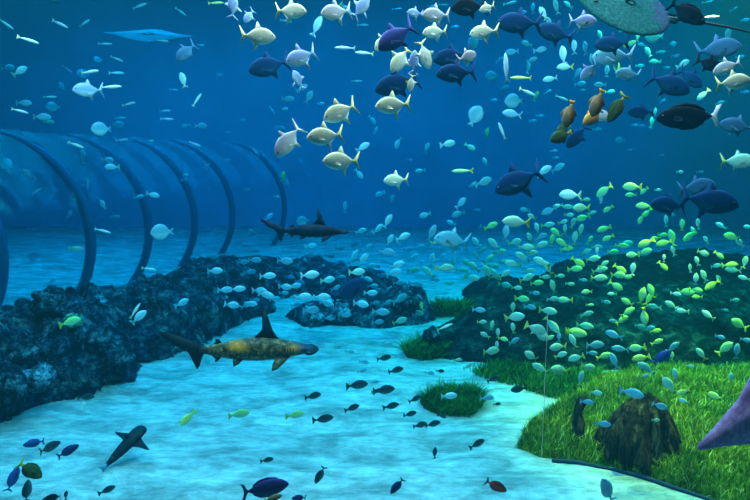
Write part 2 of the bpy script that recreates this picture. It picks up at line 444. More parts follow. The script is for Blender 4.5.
coral(12, 388, 6.8, 13, M_CD, 'dark upright coral low at the left edge', 25, 1.3)
coral(120, 360, 7.9, 12, M_CD, 'dark coral lump at the right foot of the left reef', 28)
coral(157, 283, 10.2, 9, M_CD, 'dark coral knob on the skyline left of the third hoop', 31)
coral(190, 292, 10.4, 14, M_CD, 'dark coral head on the skyline under the third hoop', 34)
coral(312, 316, 9.8, 11, M_CB, 'bluish round coral at the left end of the low coral bank', 37)
coral(340, 312, 10, 11, M_CB, 'bluish round coral below the blackish trevally', 41)
coral(405, 303, 10.2, 14, M_CD, 'dark coral head at the right end of the low coral bank', 44)
coral(432, 335, 9.4, 9, M_CD, 'small dark coral beside the hazy seagrass clump', 47)

# ================================================================ fish
def bend_y(x, k): return k * (x * x * (1 if x < .1 else .25))
def loft(prof, n=14, bend=0, p=1.0):
    """prof: (x, centre z, half height, half width) from nose to tail"""
    V, Fc = [], []
    for x, zc, hz, wy in prof:
        for i in range(n):
            a = 6.2832 * i / n; c, s = math.cos(a), math.sin(a)
            V.append((x, wy * math.copysign(abs(s) ** p, s) + bend_y(x, bend), zc + hz * c))
    m = len(prof)
    for j in range(m - 1):
        for i in range(n):
            Fc.append((j * n + i, j * n + (i + 1) % n, (j + 1) * n + (i + 1) % n, (j + 1) * n + i))
    Fc.append(tuple(range(n - 1, -1, -1))); Fc.append(tuple((m - 1) * n + i for i in range(n)))
    return V, Fc
def finmesh(name, poly, m, th=.006, bend=0, y0=0, fold=None):
    """poly (x, z): thick middle, thin rim; fold = (angle, hinge x, hinge z) swings the blade sideways"""
    n = len(poly); cx = sum(p[0] for p in poly) / n; cz = sum(p[1] for p in poly) / n
    V = []
    for s in (-1, 1):
        for x, z in poly: V.append([x, s * th * .3, z])
        V.append([cx, s * th, cz])
    if fold:
        a, hx, hz = fold
        for v in V:
            dz = v[2] - hz; dx = v[0] - hx; L = dz if abs(fold[0]) < 10 else dx
            y = v[1]; v[1] = y * math.cos(a) + abs(dz) * math.sin(a) * 1; v[2] = hz + dz * math.cos(a)
    for v in V: v[1] += bend_y(v[0], bend) + y0
    Fc = []
    for i in range(n):
        j = (i + 1) % n
        Fc += [(i, j, n), (n + 1 + j, n + 1 + i, 2 * n + 1), (j, i, n + 1 + i, n + 1 + j)]
    return mesh(name, V, Fc, m)
def ball(name, c, r, m, sy=.6):
    V, Fc = [], []; A, B = 8, 10
    for i in range(A + 1):
        t = math.pi * i / A
        for j in range(B):
            q = 6.2832 * j / B; V.append((c[0] + r * math.sin(t) * math.cos(q), c[1] + sy * r * math.cos(t), c[2] + r * math.sin(t) * math.sin(q)))
    for i in range(A):
        for j in range(B): Fc.append((i * B + j, i * B + (j + 1) % B, (i + 1) * B + (j + 1) % B, (i + 1) * B + j))
    return mesh(name, V, Fc, m)

def skin(name, back, side, belly, tail=None, rough=.38, metal=0.0, spots=0.0, hz=.2, spec=.5):
    """fish pigment: back, flank and belly colours, its own tail colour, scale mottling"""
    def g(nt, b):
        tc = nt.nodes.new('ShaderNodeTexCoord'); sp = nt.nodes.new('ShaderNodeSeparateXYZ'); nt.links.new(tc.outputs['Object'], sp.inputs[0])
        mr = nt.nodes.new('ShaderNodeMapRange'); mr.inputs[1].default_value = -hz; mr.inputs[2].default_value = hz; nt.links.new(sp.outputs[2], mr.inputs[0])
        c = ramp(nt, mr.outputs[0], [(.25, belly), (.5, side), (.78, back)])
        if tail:
            mx = nt.nodes.new('ShaderNodeMapRange'); mx.inputs[1].default_value = -.26; mx.inputs[2].default_value = -.34; nt.links.new(sp.outputs[0], mx.inputs[0])
            c = mixc(nt, mx.outputs[0], c, tail)
        f = noise_tex(nt, 16, 3, .6)
        c = mixc(nt, .25 + spots, c, ramp(nt, f, [(.4, (.45, .45, .5)), (.6, (1.1, 1.1, 1.1))]), 'MULTIPLY')
        nt.links.new(c, b.inputs['Base Color']); b.inputs['Metallic'].default_value = metal
    return mat(name, side, rough, g, spec)
M_EYE = mat('fish eye', (.01, .01, .015), .15, None, .6)
SK = {
 'silver': skin('silver yellow skin', (.70, .74, .46), (.78, .82, .66), (.85, .9, .75), (.72, .70, .22)),
 'grey':   skin('silver grey skin', (.42, .42, .50), (.58, .58, .62), (.75, .75, .7), None),
 'mauve':  skin('mauve silver skin', (.24, .30, .60), (.22, .38, .62), (.5, .6, .7), None),
 'navy':   skin('dark blue skin', (.003, .035, .12), (.003, .045, .15), (.01, .09, .2), None, .6, spec=.04),
 'indigo': skin('indigo skin', (.05, .07, .32), (.03, .05, .24), (.03, .08, .25), None, .5, spec=.12),
 'black':  skin('blackish skin', (.002, .005, .012), (.004, .012, .03), (.012, .03, .06), None, .6, spec=.03),
 'plum':   skin('dark purple skin', (.035, .03, .16), (.03, .02, .11), (.03, .04, .12), (.01, .03, .08), .5, spec=.08),
 'rust':   skin('brown orange skin', (.34, .22, .13), (.34, .14, .025), (.07, .03, .012), (.8, .34, .02), .6, spots=.4, spec=.08),
 'orange': skin('orange skin', (.8, .36, .03), (.75, .28, .03), (.3, .12, .08), (.6, .5, .2), .5, spots=.2),
 'dusk': skin('dusky blue skin', (.03, .10, .22), (.035, .13, .27), (.08, .22, .35), None, .5, spec=.1),
 'red':    skin('red skin', (.10, .01, .012), (.75, .02, .03), (.35, .015, .02), (.04, .01, .015), .5, hz=.16),
 'olive':  skin('olive skin', (.05, .09, .03), (.09, .12, .03), (.07, .08, .03), (.55, .50, .05), .6, spots=.4, spec=.08),
 'y': skin('yellow skin', (.85, .85, .12), (.75, .8, .16), (.7, .8, .4), (.9, .85, .08)),
 'g': skin('yellow green skin', (.55, .85, .22), (.48, .8, .3), (.6, .8, .5), (.75, .75, .06)),
 't': skin('teal skin', (.34, .62, .46), (.34, .62, .52), (.5, .7, .6), (.45, .55, .12)),
 'b': skin('blue skin', (.14, .38, .52), (.16, .42, .58), (.3, .55, .65), None),
 'p': skin('pale blue skin', (.60, .82, .92), (.35, .62, .75), (.6, .8, .88), None),
 'w': skin('white silver skin', (.95, .97, .9), (.7, .75, .72), (.85, .9, .85), (.8, .82, .5), .25),
 'd': skin('dark slate skin', (.02, .035, .05), (.03, .055, .07), (.07, .12, .13), (.04, .05, .04), .6, spec=.2),
}
GREYV = {'silver': 'silver yellow', 'grey': 'silver grey', 'mauve': 'mauve silver', 'navy': 'dark blue'}

def body_pompano(deep=.235, w=.075):
    return [(.5, -.02, .008, .006), (.485, -.015, .035, .018), (.455, -.008, .075, .032), (.40, 0, .125, .048), (.32, .004, .18 * deep / .235, .062), (.22, .004, .22 * deep / .235, w),
            (.10, 0, deep, w), (-.02, -.002, deep * .93, w * .92), (-.13, 0, deep * .70, w * .72), (-.22, 0, deep * .42, w * .45), (-.28, 0, .052, .024), (-.325, 0, .024, .016), (-.36, 0, .022, .010)]
TAIL_FORK = [(-.325, .022), (-.38, .085), (-.50, .27), (-.515, .265), (-.455, .10), (-.395, 0), (-.455, -.10), (-.515, -.265), (-.50, -.27), (-.38, -.085), (-.325, -.022)]
TAIL_MOON = [(-.335, .022), (-.38, .06), (-.42, .17), (-.50, .20), (-.455, .10), (-.44, 0), (-.455, -.10), (-.50, -.20), (-.42, -.17), (-.38, -.06), (-.335, -.022)]
TAIL_FAN = [(-.335, .025), (-.40, .09), (-.49, .13), (-.50, .06), (-.48, 0), (-.50, -.06), (-.49, -.13), (-.40, -.09), (-.335, -.025)]
SPEC = {
 'pompano': dict(body=body_pompano(), tail=TAIL_FORK,
    dorsal=[(.12, .215), (.0, .39), (-.02, .39), (-.03, .27), (-.10, .19), (-.24, .085), (-.27, .05), (-.20, .07), (0, .19)],
    anal=[(.02, -.215), (-.12, -.42), (-.14, -.42), (-.11, -.26), (-.15, -.16), (-.25, -.075), (-.27, -.045), (-.18, -.09), (-.04, -.19)],
    pect=[(.24, -.03), (.19, .005), (.07, -.055), (.0, -.11), (.10, -.10), (.2, -.075)]),
 'trevally': dict(body=body_pompano(.225, .07), tail=TAIL_FORK,
    dorsal=[(.10, .19), (-.02, .34), (-.04, .34), (-.05, .22), (-.12, .15), (-.25, .075), (-.27, .045), (-.20, .06), (0, .16)],
    anal=[(.02, -.19), (-.10, -.33), (-.12, -.33), (-.10, -.21), (-.15, -.13), (-.25, -.07), (-.27, -.045), (-.18, -.08), (-.04, -.16)],
    pect=[(.24, -.02), (.19, .01), (.06, -.06), (-.05, -.15), (.06, -.11), (.2, -.07)]),
 'surgeonfish': dict(body=[(.5, -.01, .012, .01), (.48, -.008, .045, .022), (.44, 0, .08, .035), (.37, 0, .13, .05), (.27, 0, .17, .06), (.15, 0, .19, .066), (.02, 0, .185, .062), (-.10, 0, .155, .05), (-.21, 0, .105, .035), (-.29, 0, .055, .022), (-.335, 0, .026, .014), (-.36, 0, .024, .01)], tail=TAIL_MOON,
    dorsal=[(.30, .145), (.24, .20), (.05, .235), (-.12, .205), (-.25, .12), (-.25, .075), (-.05, .165), (.15, .18)],
    anal=[(.18, -.175), (.08, -.22), (-.10, -.205), (-.24, -.125), (-.25, -.075), (-.05, -.16), (.08, -.175)],
    pect=[(.26, -.01), (.21, .02), (.11, .0), (.08, -.06), (.16, -.07), (.23, -.05)]),
 'triggerfish': dict(body=[(.5, -.01, .02, .02), (.47, -.005, .065, .04), (.42, 0, .12, .06), (.33, 0, .19, .085), (.22, 0, .24, .10), (.10, 0, .26, .105), (-.02, 0, .24, .095), (-.13, 0, .18, .07), (-.22, 0, .11, .045), (-.29, 0, .06, .028), (-.335, 0, .04, .018), (-.36, 0, .038, .014)], tail=TAIL_FAN,
    dorsal=[(.18, .235), (.10, .33), (.0, .31), (-.10, .26), (-.22, .16), (-.24, .10), (-.10, .18), (.05, .24)],
    anal=[(.05, -.235), (-.02, -.32), (-.12, -.27), (-.22, -.16), (-.24, -.10), (-.12, -.17)],
    pect=[(.24, 0), (.19, .04), (.10, .03), (.09, -.04), (.17, -.06), (.23, -.04)]),
}
def full_proto(kind, skinname, bend):
    sp = SPEC[kind]; m = SK[skinname]
    V, Fc = loft(sp['body'], 20, bend)
    parts = [('body', mesh('body', V, Fc, m)), ('tail_fin', finmesh('tail_fin', sp['tail'], m, .008, bend)),
             ('dorsal_fin', finmesh('dorsal_fin', sp['dorsal'], m, .007, bend)), ('anal_fin', finmesh('anal_fin', sp['anal'], m, .007, bend))]
    for s in (-1, 1):
        me = finmesh('pectoral_fin', sp['pect'], m, .005, 0, 0)
        for v in me.vertices: v.co.y = s * (.058 + abs(v.co.y) + (.24 - v.co.x) * .14)
        parts.append(('pectoral_fin', me)); parts.append(('eye', ball('eye', (.40, s * .046, .03), .021, M_EYE)))
    return parts
PROTO = {}
def build_full(name, kind, skinname, bend):
    key = (kind, skinname, bend)
    if key not in PROTO:
        root = empty(name)
        for nm, me in full_proto(kind, skinname, bend): link(nm, me, root)
        PROTO[key] = root; return root
    src = PROTO[key]
    r = src.copy(); r.name = name; COL.objects.link(r)
    for k in list(r.keys()): del r[k]
    for ch in list(src.children):
        c = ch.copy(); COL.objects.link(c); c.parent = r
    return r
# small fish: one continuous skin, fins and tail drawn out of the body
def small_mesh(kind, col, bend):
    if kind == 'grunt':
        prof = [(.5, -.01, .012, .01), (.47, -.005, .05, .03), (.40, .005, .12, .055), (.28, .012, .18, .072), (.12, .012, .215, .072), (-.04, .008, .195, .056), (-.17, .003, .13, .036), (-.27, 0, .06, .018), (-.33, 0, .035, .010), (-.40, 0, .10, .006), (-.47, 0, .19, .004), (-.5, 0, .21, .003)]
    elif kind == 'slender':
        prof = [(.5, 0, .01, .01), (.46, 0, .03, .025), (.36, .003, .06, .04), (.2, .005, .082, .05), (0, .004, .08, .046), (-.18, .002, .056, .03), (-.30, 0, .03, .016), (-.36, 0, .02, .01), (-.42, 0, .06, .006), (-.48, 0, .11, .004), (-.5, 0, .12, .003)]
    else:  # disc
        prof = [(.5, -.02, .015, .012), (.47, -.01, .08, .03), (.40, 0, .20, .05), (.28, 0, .31, .065), (.12, 0, .37, .07), (-.04, 0, .35, .06), (-.18, 0, .26, .042), (-.28, 0, .13, .024), (-.33, 0, .06, .012), (-.40, 0, .10, .006), (-.47, 0, .16, .004), (-.5, 0, .17, .003)]
    V, Fc = loft(prof, 12, bend)
    V = [((x - (.9 * max(0, .12 - abs(z)) if x < -.45 else 0) * -1) if x < -.45 else x, y, z) for x, y, z in V]
    n = len(V)
    top = {'grunt': .175, 'slender': .08, 'disc': .36}[kind]
    return mesh(kind, V, Fc, SK[col])
SM = {}
def fish_matrix(px, py, L, a, yaw, d, roll=0):
    a = (a + 180) % 360 - 180
    left = abs(a) > 90
    pitch = (180 - a if a > 0 else -180 - a) if left else a
    yw = (180 if left else 0) + yaw
    p = P(px, py, d)
    view = math.degrees(math.atan2((px - 375) / F, 1))
    rot = Euler((R(roll), R(-pitch), R(yw - view * .9)), 'XYZ')
    sc = L * d / F / max(.45, math.cos(R(yaw)))
    return p, rot, sc
def floor_cap(px, py, d, m=.12):
    if py > 190: d = min(d, .93 * G(px, py, m).y / FW.y)
    return d
COLW = {'y': 'bright yellow', 'g': 'yellow green', 't': 'teal', 'b': 'blue', 'p': 'pale blue', 'w': 'silvery white', 'd': 'dark slate'}
NOUN = {'grunt': 'oval fish', 'slender': 'slender fish', 'disc': 'disc shaped fish'}
def heading(a):
    a = a % 360
    return ['heading right', 'heading up right', 'nose up', 'heading up left', 'heading left', 'heading down left', 'nose down', 'heading down right'][int(((a + 22.5) % 360) // 45)]
SMALL = []
def small(kind, s, depth=None, k=130, cap=None, name=None):
    """'px,py,length,heading,colour; ...'"""
    for t in s.replace('\n', ' ').split(';'):
        t = t.strip()
        if not t: continue
        q = t.split(','); px, py, L, a = map(float, q[:4]); L *= 1.1; col = q[4].strip()
        yaw = float(q[5]) if len(q) > 5 else random.uniform(-38, 38)
        d = depth or k / max(L, 7) * random.uniform(.93, 1.07)
        d = min(d, 14.5)
        if cap: d = min(d, cap * random.uniform(.9, 1))
        if 190 < py: d = floor_cap(px, py, d)
        bend = random.choice((0, 0, .22, -.22))
        key = (kind, col, bend)
        if key not in SM: SM[key] = small_mesh(*key)
        o = link(name or {'grunt': 'schooling_fish', 'slender': 'slender_fish', 'disc': 'disc_fish'}[kind], SM[key])
        p, rot, sc = fish_matrix(px, py, L, a, yaw, d)
        o.location = p; o.rotation_euler = rot; o.scale = (sc, sc, sc)
        SMALL.append((o, px, py, kind, col, heading(a)))
def big(name, kind, sk, px, py, L, a, yaw, d, label, cat='fish', bend=0, roll=0, group=None):
    o = build_full(name, kind, sk, bend)
    p, rot, sc = fish_matrix(px, py, L, a, yaw, d, roll)
    o.location = p; o.rotation_euler = rot; o.scale = (sc, sc, sc)
    return tag(o, label, cat, group)

# ---------------------------------------------------------------- large fish
PG = 'silver pompanos in the open water'
for r_ in [
 ('silver', 258, 36, 35, 0, 8, 3.1, 'bright cream pompano heading right, left of the silvery one at the top'),
 ('silver', 291, 11, 31, -2, -12, 3.4, 'silvery pompano heading right near the top edge, above the dark blue trevally'),
 ('grey', 336, 12, 31, 190, 20, 3.5, 'grey pompano heading left, cut close under the top edge of the photo'),
 ('silver', 340, 112, 36, 204, 14, 3.0, 'cream pompano heading down left with raised tail, topmost of three in a column'),
 ('silver', 325, 136, 37, 186, 10, 2.9, 'brightest cream pompano heading left, middle of three in a column'),
 ('silver', 341, 161, 37, 180, 12, 3.0, 'pale greenish pompano heading left, lowest of three in a column'),
 ('silver', 393, 105, 36, 184, 5, 3.1, 'pale pompano heading left just below the dark trevally pair'),
 ('silver', 396, 180, 25, 182, 10, 4.6, 'pale green pompano alone in open water above the second shark'),
 ('grey', 436, 15, 28, 182, 20, 3.5, 'grey pink pompano heading left above the yellowish one'),
 ('silver', 435, 32, 25, 185, 15, 3.6, 'yellowish pompano heading left right of the indigo fish'),
 ('silver', 484, 32, 29, 182, -10, 3.4, 'white pompano heading left under the dark fish at the top edge'),
 ('silver', 400, 60, 28, 232, 30, 3.5, 'cream pompano diving down left below the indigo fish'),
 ('silver', 425, 55, 24, 292, 35, 3.5, 'small curved cream pompano with its tail straight up'),
 ('silver', 384, 42, 24, 220, 20, 3.7, 'cream pompano half hidden behind the indigo fish'),
 ('silver', 411, 83, 15, 260, 30, 3.2, 'white pompano tail end showing beside the dark trevally back'),
 ('grey', 467, 57, 20, 20, 35, 3.1, 'grey pompano crossing in front of the upper dark trevally'),
 ('grey', 727, 67, 26, 200, 12, 3.3, 'grey white pompano heading left near the right edge, above the yellow one'),
 ('silver', 733, 82, 31, 8, 14, 2.9, 'bright yellow cream pompano at the right edge, tail to the left'),
 ('silver', 487, 8, 16, 200, 20, 3.6, 'small white pompano cut by the top edge beside a dark trevally'),
 ('mauve', 583, 21, 27, -2, 12, 3.4, 'mauve pompano heading right, just left of the big stingray'),
 ('mauve', 301, 57, 33, 202, 18, 3.6, 'mauve blue pompano heading down left with wide forked tail'),
 ('mauve', 414, 62, 19, 85, 35, 3.7, 'slim mauve pompano swimming up between two cream ones'),
 ('mauve', 298, 80, 18, 120, 30, 4.2, 'pale mauve pompano nose up, below the mauve forked tail'),
 ('mauve', 415, 13, 16, 175, 20, 4.2, 'small mauve pompano left of the grey pink one'),
 ('mauve', 233, 6, 21, 85, 30, 4.0, 'mauve pompano pointing up at the top edge'),
 ('mauve', 249, 16, 15, 230, 30, 4.4, 'small mauve pompano between two cream ones at top left'),
 ('mauve', 361, 8, 24, 50, 20, 4.0, 'mauve pompano steeply climbing at the top edge'),
 ('mauve', 589, 71, 22, 225, 20, 4.4, 'pale mauve pompano under the dark crowd, diving down left'),
]:
    sk, px, py, L, a, yaw, d, lab = r_
    big('pompano', 'pompano', sk, px, py, L, a, yaw, d, lab, group=PG, bend=random.choice((0, .12, -.12)))
TG = 'dark trevallies in the open water'
for r_ in [
 ('navy', 518, 181, 50, 205, -8, 3.4, 8, 'large dark trevally with tall fins alone in mid water, centre right'),
 ('navy', 269, 66, 42, 197, 12, 3.8, 0, 'dark blue trevally with dark forked tail, left of the mauve pompano'),
 ('indigo', 396, 37, 43, 214, 15, 3.1, 0, 'glossy indigo trevally diving down left in front of a cream pompano'),
 ('navy', 397, 84, 46, 197, 10, 3.5, 0, 'dark blue trevally heading left, right above the pale pompano'),
 ('navy', 452, 57, 38, 190, 15, 3.6, 0, 'dark trevally heading left, upper one of a close pair'),
 ('navy', 456, 73, 40, 184, 10, 3.3, 0, 'dark trevally heading left, lower one of a close pair'),
 ('black', 469, 7, 36, 186, 15, 3.6, 0, 'blackish trevally cut by the top edge above the white pompano'),
 ('navy', 519, 23, 45, 178, 8, 3.7, 0, 'blue trevally with violet back heading left, near the top'),
 ('navy', 555, 33, 38, 165, 15, 4.0, 0, 'blue trevally behind the mauve pompano, left of the stingray'),
 ('navy', 612, 44, 34, 182, 15, 4.0, 0, 'dark trevally directly below the left part of the stingray'),
 ('b', 613, 56, 40, 180, 5, 4.6, 0, 'long pale teal trevally heading left below the stingray'),
 ('navy', 669, 84, 42, 340, 20, 3.9, 0, 'dark trevally heading down right above the unicorn surgeonfish'),
 ('dusk', 718, 49, 42, 8, 15, 4.4, 0, 'large faint blue trevally heading right under the stingray tail'),
 ('black', 709, 64, 26, 340, 20, 3.9, 0, 'small dark trevally left of the grey white pompano'),
 ('navy', 668, 205, 34, 176, 25, 3.9, 0, 'smooth dark blue trevally heading left, left one of a pair'),
 ('navy', 709, 201, 54, 352, 12, 3.4, 0, 'large dark trevally heading right, right one of a pair'),
 ('dusk', 737, 126, 32, 170, 20, 4.2, 0, 'blue trevally with pale face outline by the right edge'),
 ('navy', 641, 112, 26, 178, 15, 4.5, 0, 'dim dark teal trevally left of the unicorn surgeonfish'),
 ('navy', 690, 78, 28, 325, 20, 4.8, 0, 'faint blue trevally heading down right with tail up left'),
 ('navy', 350, 290, 40, 20, 20, 5.8, 5, 'big blackish trevally in front of the pale fish school'),
 ('b', 452, 240, 36, 170, 20, 7.0, 0, 'large pale backed trevally over the far school, mid picture'),
 ('dusk', 186, 52, 25, 222, 20, 5.2, 0, 'faint blue trevally diving down left under the pale far ray'),
 ('mauve', 88, 90, 28, 183, 25, 5.6, 0, 'faint violet trevally heading left in the upper left water'),
 ('t', 738, 161, 32, 2, 10, 4.6, 0, 'turquoise trevally heading right at the right edge'),
 ('b', 628, 74, 24, 175, 25, 4.6, 0, 'plain blue trevally above the orange triggerfish'),
 ('grey', 288, 141, 38, 230, 18, 3.2, 0, 'big mottled grey trevally diving down left beside cream pompanos'),
 ('navy', 577, 136, 28, 226, 25, 4.0, 0, 'dark slim trevally diving down left among the triggerfish'),
 ('dusk', 697, 187, 34, 10, 20, 4.6, 0, 'faint blue trevally behind the large dark right one of the pair'),
]:
    sk, px, py, L, a, yaw, d, roll, lab = r_
    big('trevally', 'pompano' if L >= 50 and px < 600 else 'trevally', sk, px, py, L, a, yaw, d, lab, group=TG, roll=roll, bend=random.choice((0, .1, -.1)))
for r_ in [
 ('surgeonfish', 'black', 688, 117, 58, 181, 6, 3.3, 'dark unicorn surgeonfish with pale crescent tail, heading left'),
 ('surgeonfish', 'black', 687, 13, 40, 327, 10, 3.4, 'black surgeonfish heading down right, beside the stingray edge'),
 ('surgeonfish', 'plum', 265, 488, 47, 2, 8, 3.4, 'large purple surgeonfish with dark moon tail at the bottom edge'),
 ('surgeonfish', 'plum', 68, 451, 21, 18, 15, 4.8, 'purple surgeonfish heading right, right one of three over sand'),
 ('surgeonfish', 'indigo', 34, 443, 19, 175, 15, 5.0, 'dull violet surgeonfish, left one of three over sand'),
 ('surgeonfish', 'd', 50, 447, 19, 6, 30, 4.9, 'thin dark surgeonfish, middle one of three over sand'),
 ('surgeonfish', 'olive', 30, 470, 29, 310, 25, 4.3, 'dark olive surgeonfish with yellowish flank near the lower left corner'),
 ('surgeonfish', 'indigo', 13, 479, 22, 60, 30, 4.4, 'blue surgeonfish with spread fins at the lower left corner'),
 ('surgeonfish', 'd', 27, 491, 20, 80, 30, 4.2, 'pale edged dark surgeonfish below the olive one'),
 ('surgeonfish', 'black', 52, 498, 18, 175, 15, 4.3, 'black surgeonfish cut by the bottom edge at left'),
 ('surgeonfish', 'plum', 397, 486, 19, 228, 15, 4.2, 'small dark purple surgeonfish heading down left over white sand'),
 ('surgeonfish', 'red', 496, 486, 24, 333, 8, 3.8, 'bright red fish with dark tail over white sand'),
 ('surgeonfish', 'd', 320, 475, 18, 238, 20, 4.3, 'small dark fish diving down left above the bottom edge'),
 ('surgeonfish', 'plum', 299, 498, 15, 170, 15, 4.0, 'dark purple fish cut by the bottom edge, right of the large surgeonfish'),
 ('surgeonfish', 'rust', 273, 498, 18, 5, 15, 4.0, 'brownish fish showing just under the large purple surgeonfish'),
 ('surgeonfish', 'b', 607, 490, 24, 118, 40, 4.0, 'slim slate blue fish rising in front of the bare sand, lower right'),
 ('surgeonfish', 'indigo', 662, 357, 22, 42, 10, 5.6, 'strong blue fish climbing up right above the seagrass'),
 ('triggerfish', 'rust', 569, 114, 24, 256, 30, 3.7, 'brown orange triggerfish nose down, upper left of its cluster'),
 ('triggerfish', 'rust', 597, 103, 25, 250, 30, 3.7, 'brown triggerfish with orange tail, topmost of its cluster'),
 ('triggerfish', 'olive', 561, 136, 22, 200, 30, 3.7, 'round olive triggerfish, lowest left of its cluster'),
 ('triggerfish', 'orange', 593, 117, 22, 215, 30, 3.8, 'bright orange triggerfish in the middle of its cluster'),
 ('triggerfish', 'grey', 604, 116, 17, 190, 30, 4.0, 'pale grey triggerfish right of the orange one'),
 ('surgeonfish', 'olive', 617, 108, 30, 240, 20, 3.7, 'dark green fish with yellow tail, diving down left'),
 ('triggerfish', 'olive', 563, 129, 16, 205, 30, 4.1, 'yellowish green triggerfish behind the round olive one'),
]:
    kind, sk, px, py, L, a, yaw, d, lab = r_
    if py > 250: d = floor_cap(px, py, d, .2)
    o = big(kind, kind, sk, px, py, L, a, yaw, d, lab, bend=random.choice((0, .1, -.1)), group='triggerfish in the orange cluster' if kind == 'triggerfish' else None)
    if lab.startswith('dark unicorn'):
        for c in o.children:
            if c.name.startswith('tail_fin'):
                c.data = c.data.copy(); c.data.materials.clear(); c.data.materials.append(SK['grey']); c['label'] = 'pale grey crescent tail fin'

# ---------------------------------------------------------------- small fish
# upper left water
small('slender', """6,24,13,330,w;28,40,18,345,w;60,24,14,335,p;85,23,11,40,w;105,44,12,0,p;117,59,11,340,w;67,69,9,330,b;90,72,15,5,w;117,73,13,5,p;
140,6,13,15,p;181,12,11,330,w;163,41,11,355,w;201,45,6,0,w;216,3,14,2,y;169,36,7,20,w;111,87,18,5,w;50,97,11,5,w;20,111,14,345,w;120,118,10,0,p;122,140,11,5,p;
165,111,10,0,w;167,119,12,0,p;195,144,11,340,p;129,104,12,15,w;174,90,8,0,p;197,100,14,55,w;76,145,14,340,w;103,231,14,345,p;37,191,9,30,p;228,132,6,10,b;
286,21,11,0,w;363,25,11,0,p;357,81,10,0,w;272,110,9,125,p;256,152,9,130,p;397,9,9,0,p;149,269,13,345,w;135,311,16,55,w;710,17,15,0,w;708,2,9,0,w;734,9,7,30,w;
527,92,16,342,w;562,98,12,340,w;502,131,15,118,w;521,78,19,180,y;462,171,19,182,g;364,53,17,172,w;345,48,19,180,p;445,327,15,20,w;506,68,26,95,p;444,5,9,0,w;510,3,12,0,w""", k=115)
small('grunt', """20,71,14,35,w;8,68,11,0,b;24,103,13,0,b;42,117,15,0,b;49,122,9,0,t;62,87,9,110,b;83,157,11,95,b;108,160,10,0,p;112,167,13,180,p;88,181,5,90,w;
103,205,10,110,p;115,217,9,0,b;139,197,9,10,p;153,195,12,345,p;70,214,7,50,p;28,174,12,130,b;151,141,6,0,w;186,175,5,0,w;183,80,14,105,w;119,124,9,0,b;
201,126,11,0,b;186,126,9,200,b;185,180,7,0,b;76,249,12,355,t;52,281,8,30,p;302,88,12,30,b;309,97,13,60,b;288,99,12,0,b;321,104,7,0,p;285,109,6,0,w;363,147,14,30,p;
372,120,9,320,p;281,128,9,340,b;359,174,11,310,p;277,197,6,0,p;345,207,9,90,p;269,217,9,40,p;252,232,8,150,b;361,231,11,20,p;371,233,9,20,b;228,160,6,0,b;
398,143,10,240,p;427,148,10,70,p;448,144,14,10,p;470,147,11,330,w;485,162,9,120,p;487,133,9,80,g;494,100,6,0,p;376,130,7,60,p;317,26,17,60,p;346,9,13,320,w;
432,7,8,0,b;455,27,7,0,p;55,2,9,0,d;283,176,9,80,y;287,182,8,300,b;247,190,7,0,b;220,75,6,0,b;206,165,5,0,b;410,160,5,0,b;352,96,5,0,b;243,120,5,0,b;
420,171,10,190,p;380,194,9,200,p;392,199,8,80,p;473,185,9,25,p;484,182,15,15,b;461,203,12,45,p;425,215,11,200,p;458,214,12,195,b;477,210,7,0,b;388,221,13,58,p;
378,229,11,40,p;451,223,9,160,p;390,240,12,62,p;403,237,14,20,p;432,233,14,62,b;491,226,13,22,g;438,241,14,20,t;400,245,7,90,p;421,246,7,0,p;476,242,11,130,p;480,228,7,80,b;494,244,13,150,t;
512,114,18,170,b;540,116,7,0,p;583,90,5,0,w;505,88,9,20,b;554,151,7,0,p;556,158,6,0,p;597,130,9,0,b;533,121,7,0,p;500,60,8,30,b""")
small('disc', """101,129,17,180,b,15;53,107,12,180,b,15;7,165,12,90,b,20;162,232,20,180,b,10;303,221,12,180,b,15;34,256,12,180,b,15;83,74,11,180,b,20;473,44,13,90,b,20;
492,76,12,180,b,15;620,141,9,180,b,15;654,37,15,180,b,10;673,44,6,0,w,30;475,116,19,62,b,20;118,125,9,0,b,20;672,215,6,180,w,15;514,101,17,180,b,20;98,60,8,180,b,20""", k=150)
# top right crowd
small('grunt', """565,67,15,180,t;550,79,13,190,p;563,55,15,100,p;543,13,13,120,w;556,7,11,110,p;568,5,9,150,w;607,71,10,88,p;617,68,13,110,y;638,36,9,80,w;648,52,10,120,w;
642,45,8,160,w;630,44,11,20,g;640,66,8,0,w;667,68,6,0,w;683,64,12,30,p;697,12,8,0,b;728,35,12,80,b;745,20,7,0,p;580,84,10,0,b;592,60,11,100,b;600,85,11,180,b;
577,74,10,50,b;655,62,10,180,b;660,95,7,90,p;663,101,6,30,p;720,103,8,20,b;745,92,7,0,p;532,60,10,20,b;540,50,12,10,b;527,44,10,170,b;536,96,8,60,y;548,92,7,20,p;
574,47,12,95,p;585,48,10,100,b;528,68,9,80,b;512,52,12,180,b;703,95,13,225,b;610,92,8,0,w;548,20,10,300,p;533,8,8,90,p;523,12,7,0,p;600,35,9,120,p;661,52,8,0,b;
623,30,8,200,t;676,56,7,0,b;740,57,7,0,p;655,112,8,90,p;652,122,9,80,p;641,126,7,0,b;734,131,9,20,b;630,150,5,0,b;662,155,5,0,b;700,172,6,0,p;635,125,6,0,p""", k=105)
